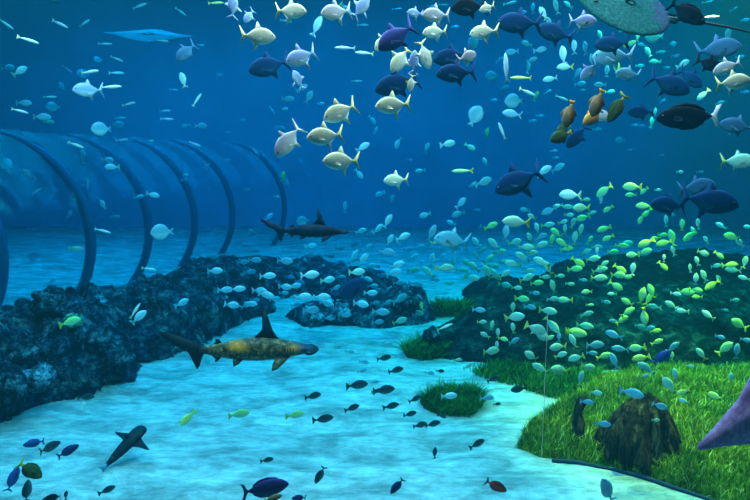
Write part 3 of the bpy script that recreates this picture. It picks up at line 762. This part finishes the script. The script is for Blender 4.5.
# right school, yellow green
small('grunt', """544,171,15,30,p;558,168,13,30,b;570,195,19,180,w;604,191,15,217,g;601,199,8,90,p;608,209,10,217,g;549,211,14,205,b;558,206,9,190,w;569,207,11,180,t;581,208,15,180,t;
569,215,9,0,t;516,222,25,176,t;583,218,13,200,g;563,222,9,20,t;573,223,10,70,t;548,225,12,10,t;537,228,10,110,p;556,233,12,145,g;565,229,9,90,t;581,230,11,80,t;575,238,13,85,t;604,229,13,200,g;
608,238,11,212,g;506,233,15,86,b;541,237,12,30,b;515,242,12,20,t;526,247,14,0,t;541,245,14,20,t;562,243,13,150,g;567,249,12,10,g;597,247,10,0,t;622,246,12,0,g;
632,187,16,180,g;631,195,10,182,g;644,191,8,222,g;644,206,14,182,g;647,213,10,230,g;641,219,10,250,g;666,221,9,100,p;682,225,11,92,g;698,224,9,100,w;721,226,10,150,w;
748,227,7,180,w;690,236,13,215,g;693,231,7,120,w;706,240,8,120,w;732,237,14,165,g;740,243,10,140,w;646,243,15,210,y;655,239,10,200,y;664,243,14,200,y;672,238,14,110,g;663,235,9,0,g;626,244,12,5,t;
586,200,8,0,t;592,213,8,20,t;525,210,9,170,b;532,217,9,150,t;590,240,9,60,g;552,240,10,80,g;530,238,10,120,t;613,252,10,0,g;586,252,10,30,t;658,190,6,0,w;680,172,6,0,p""", cap=9.6, name='grunt')
small('grunt', """522,257,14,150,t;532,253,11,0,t;513,264,15,172,t;541,262,15,160,t;548,268,13,120,t;505,274,12,30,t;527,278,14,20,t;578,262,14,328,y;575,269,13,10,g;593,259,13,15,t;604,264,10,40,t;600,270,14,20,t;
599,278,15,0,t;597,251,7,90,w;620,269,13,328,y;618,275,12,10,g;616,286,14,328,t;587,292,10,180,t;612,294,8,180,p;537,283,12,10,g;553,287,12,110,t;535,293,9,0,b;553,299,11,0,b;565,300,14,180,t;
522,299,13,5,g;530,307,11,0,b;513,308,10,90,t;515,317,18,15,t;548,311,16,0,t;587,314,12,20,b;536,329,20,338,t;552,325,17,318,t;585,326,15,2,t;614,321,9,180,b;622,320,13,40,g;574,331,15,0,g;
633,255,12,180,t;645,252,12,25,g;664,258,7,90,w;663,266,11,318,y;633,269,12,86,p;627,277,9,0,t;673,251,9,112,b;703,253,11,340,w;719,255,10,322,g;697,261,9,110,p;716,266,9,20,b;730,265,13,10,y;733,270,13,180,b;
745,262,11,80,t;744,278,10,170,w;696,279,11,90,p;704,276,11,118,p;712,285,14,215,y;719,280,9,120,b;642,296,15,80,y;651,291,14,110,g;649,299,13,65,g;654,307,12,180,b;627,302,12,150,g;628,312,14,40,g;644,316,16,282,g;
671,305,12,150,p;682,311,12,182,p;676,294,9,0,p;686,292,14,8,g;696,290,11,0,g;697,297,9,180,y;708,315,12,150,w;739,324,15,150,g;640,326,9,0,b;650,328,9,20,b;656,331,10,10,y;
560,276,9,0,t;570,284,8,0,t;530,270,9,0,t;517,288,10,0,t;545,277,10,0,t;583,280,7,0,b;690,268,7,100,p;606,302,8,0,b;590,305,7,0,t;735,300,8,0,b;725,310,6,0,b""", cap=8.6, name='grunt')
small('grunt', """541,335,17,330,t;559,337,9,90,b;577,333,18,350,g;614,335,15,170,b;503,339,9,0,g;514,341,10,20,b;558,347,15,180,t;573,341,13,120,t;595,345,16,0,b;620,349,15,180,b;531,356,14,145,t;561,355,12,30,t;
576,358,15,205,t;592,353,10,0,b;604,356,14,20,g;614,361,14,118,b;540,368,16,155,t;560,370,17,165,t;588,367,13,350,t;581,378,13,80,t;657,342,11,32,y;673,347,13,38,b;637,348,14,200,g;672,356,8,92,g;
641,358,16,200,y;646,368,17,150,b;675,375,12,100,t;701,354,13,130,t;725,348,17,48,g;737,351,13,90,b;731,378,10,92,t;491,351,15,0,t;513,328,10,100,t;498,333,9,90,t;479,310,12,0,b;720,337,8,0,b;746,340,9,0,b;492,325,9,80,t;
550,338,9,40,g;482,322,9,0,t;497,345,8,90,t;485,335,10,150,t""", cap=7.0, name='grunt')
small('grunt', """596,393,11,10,t;587,402,12,0,b;683,392,12,210,y;715,396,12,180,y;684,401,9,180,t;632,393,20,0,b;660,406,14,340,b;669,385,18,128,t;603,424,14,0,b;645,376,8,0,t;690,366,7,0,t;656,420,7,0,t""", cap=5.6, name='grunt')
# far blue school, middle and left
small('grunt', """387,252,15,0,b;414,257,10,30,p;432,260,12,80,p;443,256,7,40,p;475,255,8,130,t;421,262,7,0,p;397,265,15,20,p;377,266,8,0,p;394,273,14,20,p;414,270,11,0,t;428,272,13,150,t;445,268,17,0,t;453,263,10,80,t;462,270,11,0,t;
467,263,11,140,t;474,267,13,140,t;466,275,9,60,w;489,259,11,30,t;494,266,10,0,t;487,272,14,120,t;495,275,13,130,t;472,278,13,0,t;399,283,11,0,b;416,284,13,0,b;389,290,11,30,b;400,299,14,20,b;420,298,10,150,b;381,312,16,0,b;
400,321,14,20,t;421,306,9,120,g;418,313,11,0,t;383,275,9,0,b;376,291,10,20,b;388,303,11,0,b;378,322,11,0,b;410,292,9,0,b;435,280,9,0,b;450,283,8,0,t;505,285,11,0,t;505,262,11,0,t;500,252,12,10,t;483,250,9,30,t;456,248,9,0,b;440,250,8,0,b;
368,248,10,40,p;355,244,9,30,b;408,250,9,0,b""", k=145, name='fusilier')
small('grunt', """255,260,12,0,b;285,261,15,0,b;305,262,8,90,p;354,256,12,50,p;363,259,13,45,p;322,268,9,50,p;310,275,17,0,p;268,276,15,0,p;263,284,9,0,b;285,287,13,0,p;295,286,12,0,p;284,293,9,0,p;260,291,14,0,p;266,295,15,350,p;275,299,10,0,p;
303,297,16,10,p;322,297,16,0,p;326,303,13,0,p;328,280,13,2,w;341,277,9,0,p;357,272,15,0,w;367,279,11,340,w;371,266,10,20,p;373,286,10,0,p;371,293,13,0,p;361,304,14,0,p;375,303,9,0,b;311,310,15,0,b;336,306,11,30,b;345,315,12,0,b;330,318,12,0,b;
251,304,12,0,p;296,305,9,0,b;310,255,9,0,b;330,256,9,0,b;293,270,9,0,b;340,262,8,0,b;278,268,8,0,b;300,282,9,0,b;350,262,9,30,b;336,288,9,20,p;345,268,8,0,b;
215,271,14,5,p;225,275,7,0,p;238,273,10,0,p;236,280,11,0,p;233,286,10,20,p;225,290,13,355,p;238,289,14,0,p;222,298,11,0,p;232,305,14,345,p;246,305,10,30,p;182,303,13,20,p;191,286,7,90,p;170,309,8,0,b;212,257,11,0,b;226,262,9,0,b;196,318,11,0,b;
243,262,11,0,b;250,272,11,0,b;255,251,9,0,b;245,297,9,0,p;205,281,9,0,b;139,317,17,40,p;93,304,14,0,t;111,301,13,0,p;123,299,10,150,t;70,322,18,10,g;4,340,15,340,g;18,318,15,5,p;60,315,8,0,t;170,276,8,0,b;245,245,9,0,b;
311,246,11,5,p;340,248,9,0,b;246,283,9,0,b;255,300,9,0,b;290,277,9,0,b""", k=135, name='fusilier')
# over the pale sand
small('grunt', """384,358,13,5,d,20;396,370,14,10,d,15;384,390,20,5,d,10;391,406,15,8,d,15;415,399,12,20,d,20;440,371,8,0,d;449,396,15,0,p,15;493,379,11,20,d;487,398,13,0,b,20;430,373,9,0,b;357,385,20,3,d,10;377,391,10,5,d,20;
352,408,14,15,d,15;323,419,19,4,d,10;313,396,15,6,d,15;295,415,17,2,g,15;239,414,19,0,g,12;188,418,17,218,y,20;420,425,13,5,d,20;433,424,14,12,d,15;410,414,12,8,d,20;477,444,15,28,d,15;435,453,10,88,d,30;267,460,12,3,d,10;107,490,15,12,d,10;
86,397,14,350,d,15;84,406,8,90,w,30;52,384,13,20,d,20;13,388,16,58,b,20;66,495,8,80,d,20;362,371,9,10,b;375,382,8,0,b;350,352,9,0,b;388,344,8,0,b;364,362,9,0,b;468,366,9,20,t;458,360,8,0,t;442,416,8,0,d;497,404,7,0,d;519,389,15,180,d,30""", cap=7.6, name='sand_bream')

def region(px, py):
    for x0, y0, x1, y1, t in REG:
        if x0 <= px < x1 and y0 <= py < y1: return t
    return 'in the open water'
REG = [
 (0, 0, 100, 60, 'left of the pale far ray'), (100, 0, 210, 60, 'close around the pale far ray'), (210, 0, 330, 60, 'near the bright cream pompano'), (330, 0, 430, 60, 'near the indigo trevally'),
 (430, 0, 520, 90, "near the stacked dark trevallies"), (520, 0, 600, 60, 'left of the big stingray'), (600, 0, 670, 82, 'just under the big stingray'), (670, 0, 750, 105, 'around the stingray tail'),
 (0, 60, 100, 120, "upper left below the pale ray"), (100, 60, 210, 160, "between pale ray and tunnel"), (210, 60, 340, 125, 'below the mauve forked tail'), (340, 60, 430, 135, 'around the pale pompano'),
 (520, 60, 640, 160, "around the triggerfish cluster"), (430, 90, 520, 160, 'left of the triggerfish cluster'), (640, 105, 750, 175, 'around the unicorn surgeonfish'),
 (0, 120, 100, 250, 'before the nearest tunnel hoops'), (100, 160, 210, 250, "by the farther tunnel hoops"), (210, 125, 375, 205, "between grey trevally and shark"), (210, 205, 375, 250, 'around the upper shark'),
 (375, 135, 430, 205, "around the lone pale pompano"), (430, 160, 500, 205, "left of the tall finned trevally"), (375, 205, 435, 250, 'right of the upper shark'), (435, 205, 500, 250, "around the pale backed trevally"),
 (500, 160, 560, 225, "under the tall finned trevally"), (560, 160, 625, 225, 'left of the dark trevally pair'), (625, 175, 690, 232, "under the pair's left trevally"), (690, 175, 750, 250, "under the pair's right trevally"),
 (500, 225, 560, 255, "in the middle of the school"), (560, 225, 625, 255, "upper right in the school"), (625, 232, 690, 260, 'in the bright yellow knot'),
 (0, 250, 80, 345, 'over the left reef ridge'), (80, 250, 200, 345, "over the reef below the tunnel"), (200, 250, 260, 320, "over reef left of shark fin"), (260, 250, 300, 320, "over reef behind the shark fin"),
 (300, 250, 340, 325, 'left of the blackish trevally'), (340, 250, 380, 325, 'around the blackish trevally'), (380, 250, 430, 300, 'right of the blackish trevally'), (380, 300, 440, 335, 'over the low coral bank'), (430, 250, 500, 300, 'above the bright far sand'),
 (440, 300, 500, 360, "at the green reef's left end"), (500, 250, 560, 295, "above the green reef's left"), (500, 295, 560, 345, "before the green reef's left"), (560, 255, 625, 300, "above the green reef's middle"), (560, 300, 625, 345, "before the green reef's middle"),
 (625, 255, 690, 295, 'below the bright yellow knot'), (625, 295, 690, 340, 'before the far dark reef'), (690, 250, 750, 345, 'near the right edge over the reef'),
 (500, 345, 570, 380, "over the dark reef hollow"), (570, 345, 625, 385, 'above the tree stump'), (625, 340, 690, 385, 'around the strong blue fish'), (690, 345, 750, 390, 'above the purple wing tip'),
 (570, 385, 625, 440, 'around the wooden post'), (625, 385, 750, 440, 'over the meadow near the stump'),
 (0, 345, 110, 410, 'over the foot of the left reef'), (110, 400, 260, 440, "on sand right of the guitarfish"), (0, 410, 140, 500, 'near the lower left corner'), (200, 440, 300, 480, 'above the large purple surgeonfish'),
 (260, 345, 345, 430, "over sand below the hammerhead"), (345, 340, 400, 400, "over sand left of round clump"), (345, 400, 445, 430, 'below left of the round clump'), (400, 340, 500, 420, 'around the round seagrass clump'), (400, 420, 500, 470, "over sand above the red fish"), (500, 380, 560, 420, "over sand beside seagrass strip"),
]
by = {}
for o, px, py, kind, col, hd in SMALL: by.setdefault((kind, col, hd, region(px, py)), []).append((px, o))
ORD = ['first', 'second', 'third', 'fourth', 'fifth', 'sixth', 'seventh', 'eighth', 'ninth', 'tenth', 'eleventh', 'twelfth']
for (kind, col, hd, rg), L_ in by.items():
    L_.sort(key=lambda q: q[0]); n = len(L_)
    for i, (px, o) in enumerate(L_):
        if n == 1: e = ''
        elif i == 0: e = ', leftmost'
        elif i == n - 1: e = ', rightmost'
        elif n == 3: e = ', middle one'
        else: e = ', %s from left' % ORD[i]
        tag(o, '%s %s %s%s, %s' % (COLW[col], NOUN[kind], hd, e, rg), 'fish', 'small fish ' + rg)

# ================================================================ sharks and rays
def shark_nodes(nt, b):
    tc = nt.nodes.new('ShaderNodeTexCoord'); sp = nt.nodes.new('ShaderNodeSeparateXYZ'); nt.links.new(tc.outputs['Object'], sp.inputs[0])
    f = noise_tex(nt, 38, 3, .7)
    c = ramp(nt, f, [(.38, (.016, .010, .006)), (.54, (.11, .06, .02)), (.68, (.42, .24, .07))])
    def blob(x, z, rx, rz):
        m = nt.nodes.new('ShaderNodeMapping'); m.vector_type = 'TEXTURE'
        m.inputs['Location'].default_value = (x, 0, z); m.inputs['Scale'].default_value = (rx, 1, rz)
        nt.links.new(tc.outputs['Object'], m.inputs[0])
        g = nt.nodes.new('ShaderNodeTexGradient'); g.gradient_type = 'SPHERICAL'; nt.links.new(m.outputs[0], g.inputs[0])
        return ramp(nt, g.outputs['Fac'], [(0, (0, 0, 0)), (.9, (.8, .8, .8))])
    c = mixc(nt, blob(.0, .035, .085, .045), c, (1.0, .27, .01)); c = mixc(nt, blob(.35, .01, .06, .035), c, (1, .30, .02))
    mr = nt.nodes.new('ShaderNodeMapRange'); mr.inputs[1].default_value = .34; mr.inputs[2].default_value = .42; nt.links.new(sp.outputs[0], mr.inputs[0])
    c = mixc(nt, mr.outputs[0], c, (.012, .02, .05))
    mt = nt.nodes.new('ShaderNodeMapRange'); mt.inputs[1].default_value = -.16; mt.inputs[2].default_value = -.26; nt.links.new(sp.outputs[0], mt.inputs[0])
    c = mixc(nt, mt.outputs[0], c, (.012, .016, .025))
    nt.links.new(c, b.inputs['Base Color'])
M_SHARK = mat('brown speckled shark skin', (.1, .07, .03), .55, shark_nodes, .3)
M_SHARKF = mat('dark shark fin skin', (.006, .009, .016), .6, None, .12)
M_SHARKN = mat('blue black shark skin', (.012, .02, .045), .5, lambda nt, b: nt.links.new(ramp(nt, noise_tex(nt, 14, 3, .6), [(.4, (.003, .005, .018)), (.7, (.012, .02, .05))]), b.inputs['Base Color']), .06)
def hammerhead(skin_m, fin_m, px, py, L, a, yaw, d, label, bend=0):
    root = empty('hammerhead_shark')
    prof = [(.475, -.002, .012, .03), (.45, -.002, .022, .04), (.40, 0, .034, .046), (.33, .002, .050, .05), (.25, .004, .066, .056), (.15, .006, .076, .060), (.05, .005, .074, .058),
            (-.05, .003, .060, .047), (-.14, .002, .042, .032), (-.20, .002, .028, .020), (-.25, .006, .022, .012)]
    V, Fc = loft(prof, 24, bend); body = link('body', mesh('body', V, Fc, skin_m), root)
    # hammer: loft across the body
    V, Fc = [], []; n = 16; secs = [(-.085, .440, .016, .006), (-.082, .446, .026, .012), (-.065, .454, .030, .014), (-.035, .462, .034, .017), (0, .468, .036, .019), (.035, .462, .034, .017), (.065, .454, .030, .014), (.082, .446, .026, .012), (.085, .440, .016, .006)]
    for y, x, rx, rz in secs:
        for i in range(n): t = 6.2832 * i / n; V.append((x + rx * math.cos(t), y, -.006 + rz * math.sin(t)))
    for j in range(len(secs) - 1):
        for i in range(n): Fc.append((j * n + i, j * n + (i + 1) % n, (j + 1) * n + (i + 1) % n, (j + 1) * n + i))
    Fc += [tuple(range(n)), tuple((len(secs) - 1) * n + i for i in range(n - 1, -1, -1))]
    head = link('hammer_head', mesh('hammer_head', V, Fc, fin_m), root)
    for s in (-1, 1): link('eye', ball('eye', (.448, s * .085, -.004), .009, M_EYE, .8), head)
    link('tail_fin', finmesh('tail_fin', [(-.215, .024), (-.29, .060), (-.40, .105), (-.50, .130), (-.485, .10), (-.40, .035), (-.335, .004), (-.30, -.035), (-.282, -.085), (-.268, -.125), (-.250, -.10), (-.235, -.05), (-.215, -.016)], fin_m, .010, bend), root)
    link('dorsal_fin', finmesh('dorsal_fin', [(.255, .062), (.215, .125), (.190, .205), (.165, .265), (.152, .225), (.150, .14), (.135, .10), (.095, .078), (.10, .065)], fin_m, .012, bend), root)
    link('second_dorsal_fin', finmesh('second_dorsal_fin', [(-.10, .042), (-.125, .075), (-.145, .078), (-.145, .055), (-.165, .036)], fin_m, .006, bend), root)
    link('anal_fin', finmesh('anal_fin', [(-.11, -.040), (-.135, -.072), (-.155, -.078), (-.15, -.055), (-.175, -.030)], fin_m, .006, bend), root)
    for s in (-1, 1):
        link('pectoral_fin', finmesh('pectoral_fin', [(.33, -.035), (.29, -.08), (.245, -.125), (.215, -.135), (.215, -.10), (.225, -.06), (.235, -.035)], skin_m, .008, bend, s * .035, (s * .75, .28, -.035)), root)
        link('pelvic_fin', finmesh('pelvic_fin', [(.03, -.055), (.0, -.085), (-.03, -.10), (-.035, -.075), (-.035, -.045)], skin_m, .006, bend, s * .025, (s * .5, 0, -.05)), root)
        for k in range(5):                      # gill slits
            x = .345 - k * .017; w_ = .0505
            V = [(x + dx, s * (w_ + dy), z) for z in (-.02, .022) for dx, dy in ((-.0025, -.004), (.0025, -.004), (.0025, .0022), (-.0025, .0022))]
            link('gill_slit', mesh('gill_slit', V, [(0, 1, 2, 3), (7, 6, 5, 4), (0, 4, 5, 1), (1, 5, 6, 2), (2, 6, 7, 3), (3, 7, 4, 0)], M_EYE, False), body)
    p, rot, sc = fish_matrix(px, py, L, a, yaw, d)
    root.location = p; root.rotation_euler = rot; root.scale = (sc,) * 3
    return tag(root, label, 'shark')
hammerhead(M_SHARK, M_SHARKF, 239, 350, 156, 0, -8, 5.7, 'large brown speckled hammerhead shark with golden patches gliding just above the sand', .06)
hammerhead(M_SHARKN, M_SHARKN, 304, 231, 88, 0, -12, 5.6, 'smaller blue black shark in mid water above the far reef', .08)

def ray_skin(name, c1, c2, c3, scale=22):
    return mat(name, c2, .7, lambda nt, b: nt.links.new(ramp(nt, noise_tex(nt, scale, 4, .75), [(.35, c1), (.52, c2), (.68, c3)]), b.inputs['Base Color']), .03)
M_RAYT = ray_skin('teal speckled ray skin', (.001, .020, .022), (.003, .05, .05), (.012, .10, .095), 40)
M_RAYM = ray_skin('mauve ray edge skin', (.012, .018, .045), (.022, .035, .075), (.04, .06, .11), 40)
M_RAYB = ray_skin('pale blue ray skin', (.05, .17, .26), (.07, .22, .32), (.10, .28, .40), 8)
M_RAYP = ray_skin('purple ray skin', (.22, .06, .17), (.38, .13, .28), (.52, .22, .40), 12)
M_TAIL = mat('dark ray tail', (.012, .012, .03), .6)
def ray(name, skin_m, edge_m, tail_m, outline, tail_len, label, th=.07, tail_curve=.05):
    """outline: half disc (x, y) from nose to tail root; flat bodied with a domed middle"""
    root = empty(name); n = len(outline); V, Fc = [], []
    rings = (1, .93, .8, .6, .35, .12)
    pts = outline + [(x, -y) for x, y in outline[-2:0:-1]]
    N = len(pts); cx = sum(p[0] for p in pts) / N
    for s in (1, -1):
        for q in rings:
            h = th * (1 - q) ** .7 * (1 if s > 0 else .6) + .004
            for x, y in pts: V.append((cx + (x - cx) * q, y * q, s * h + .10 * (abs(y) * q) ** 1.7))
        V.append((cx, 0, s * th * (1 if s > 0 else .6)))
    blk = N * len(rings) + 1
    for k, s in enumerate((1, -1)):
        o0 = k * blk
        for j in range(len(rings) - 1):
            for i in range(N):
                a, b_, c, d_ = o0 + j * N + i, o0 + j * N + (i + 1) % N, o0 + (j + 1) * N + (i + 1) % N, o0 + (j + 1) * N + i
                Fc.append((a, b_, c, d_) if s < 0 else (d_, c, b_, a))
        for i in range(N): Fc.append((o0 + 5 * N + i, o0 + 5 * N + (i + 1) % N, o0 + blk - 1))
    for i in range(N): Fc.append((i, (i + 1) % N, blk + (i + 1) % N, blk + i))
    me = mesh('body', V, Fc, skin_m)
    if edge_m:
        me.materials.append(edge_m)
        for p in me.polygons:
            if p.center.x < -.30: p.material_index = 1
    link('body', me, root)
    x0 = min(p[0] for p in outline)
    V, Fc = loft([(x0 + .06 - tail_len * t, tail_curve * math.sin(t * 3), .016 * (1 - t) ** .8 + .002, .016 * (1 - t) ** .8 + .002) for t in [i / 16 for i in range(17)]], 8)
    if tail_len > 0:
        tl = link('tail', mesh('tail', V, Fc, tail_m), root)
        link('tail_spine', finmesh('tail_spine', [(x0 - .10, .01), (x0 - .22, .045), (x0 - .28, .03), (x0 - .24, .005)], tail_m, .004), tl)
    for s in (-1, 1):
        link('eye', ball('eye', (.30, s * .07, th * .55), .018, M_EYE, 1), root)
        link('pelvic_fin', finmesh('pelvic_fin', [(x0 + .10, .0), (x0 + .02, .03), (x0 - .06, .02), (x0 - .04, -.01), (x0 + .04, -.01)], skin_m, .01, 0, s * .06), root)
    return tag(root, label, 'ray')
ROUND = [(.46, 0), (.42, .12), (.32, .28), (.18, .42), (.02, .49), (-.14, .47), (-.28, .38), (-.39, .24), (-.45, .10), (-.47, 0)]
DIAM = [(.42, 0), (.36, .08), (.26, .22), (.13, .42), (.0, .64), (-.10, .82), (-.125, .83), (-.13, .70), (-.16, .45), (-.32, .16), (-.38, .06), (-.39, 0)]
r1 = ray('stingray', M_RAYT, M_RAYM, M_TAIL, ROUND, 1.35, 'large teal speckled stingray cut by the top edge at right with long thin dark tail')
r1.location = P(624, 8, 4.2); r1.rotation_euler = (R(-44), R(-13), R(178)); r1.scale = (.72,) * 3
SLIM = [(.30, 0), (.27, .12), (.18, .30), (.06, .50), (-.04, .70), (-.09, .82), (-.13, .70), (-.17, .50), (-.22, .30), (-.27, .12), (-.28, 0)]
r2 = ray('eagle_ray', M_RAYB, None, M_RAYB, SLIM, 0, 'pale blue ray far away at upper left, seen edge on with drooping wing')
r2.location = P(150, 36, 11.5); r2.rotation_euler = (R(3), R(-34), R(88)); r2.scale = (1.05,) * 3
r3 = ray('eagle_ray', M_RAYP, None, M_RAYP, DIAM, .8, 'purple ray whose pointed wing enters from the right edge over the meadow')
ce, tip = P(806, 368, 4.3), P(699, 448, 3.9)
yd = (ce - tip); sc_ = yd.length / .82; yd.normalize()
n0 = (CAM - ce); n0 = (n0 - yd * n0.dot(yd)).normalized(); x0_ = yd.cross(n0)
nn = n0 * math.cos(R(50)) + Vector(x0_) * math.sin(R(50)); nn.normalize(); xx = yd.cross(nn)
m3 = Matrix((xx, yd, nn)).transposed() * sc_
r3.matrix_world = Matrix.Translation(tip - m3 @ Vector((-.11, -.82, .07))) @ m3.to_4x4()

# bottom dwelling guitarfish
M_GUI = mat('dark mottled guitarfish skin', (.02, .03, .05), .6, lambda nt, b: nt.links.new(ramp(nt, noise_tex(nt, 9, 4, .7), [(.4, (.002, .005, .012)), (.6, (.006, .014, .028)), (.72, (.16, .10, .02))]), b.inputs['Base Color']), .2)
def guitarfish():
    root = empty('guitarfish')
    prof = [(.5, 0, .02, .03), (.48, .0, .05, .10), (.42, .01, .075, .145), (.30, .02, .095, .155), (.18, .02, .10, .14), (.05, .015, .10, .125), (-.10, .01, .09, .11), (-.25, .005, .07, .085), (-.38, 0, .045, .045), (-.46, 0, .03, .03), (-.50, 0, .015, .012)]
    V, Fc = loft(prof, 20, .12); link('body', mesh('body', V, Fc, M_GUI), root)
    for s in (-1, 1):
        V = []
        pl = [(.30, .09), (.24, .26), (.19, .44), (.16, .56), (.13, .48), (.11, .28), (.06, .09)]
        for k in (-1, 1):
            for x, y in pl: V.append((x, s * y, k * .012 * (1 - y * 2) - .02 + .02 * y))
        n = len(pl); Fc = [tuple(range(n)), tuple(range(2 * n - 1, n - 1, -1))] + [(i, n + i, n + (i + 1) % n, (i + 1) % n) for i in range(n)]
        link('pectoral_fin', mesh('pectoral_fin', V, Fc, M_GUI, False), root)
        link('eye', ball('eye', (.40, s * .07, .06), .014, M_EYE, 1), root)
    link('dorsal_fin', finmesh('dorsal_fin', [(.22, .09), (.16, .17), (.12, .22), (.09, .20), (.10, .13), (.07, .09)], M_GUI, .012), root)
    link('tail_fin', finmesh('tail_fin', [(-.42, .03), (-.50, .10), (-.58, .12), (-.55, .04), (-.57, -.04), (-.48, -.03)], SK['b'], .012), root)
    return root
gf = guitarfish()
tl_, hd_ = G(106, 468, .06), P(144, 434, 6.1)
v = hd_ - tl_; yaw = math.atan2(v.y, v.x); gf.location = (tl_ + hd_) / 2 + Vector((0, 0, .04))
gf.rotation_euler = (R(4), -math.atan2(v.z, math.hypot(v.x, v.y)) - R(6), yaw); gf.scale = (v.length * 1.12, v.length * 1.12, v.length * 1.12)
tag(gf, 'dark mottled guitarfish with spread pectoral fins hovering over the sand at lower left', 'guitarfish')
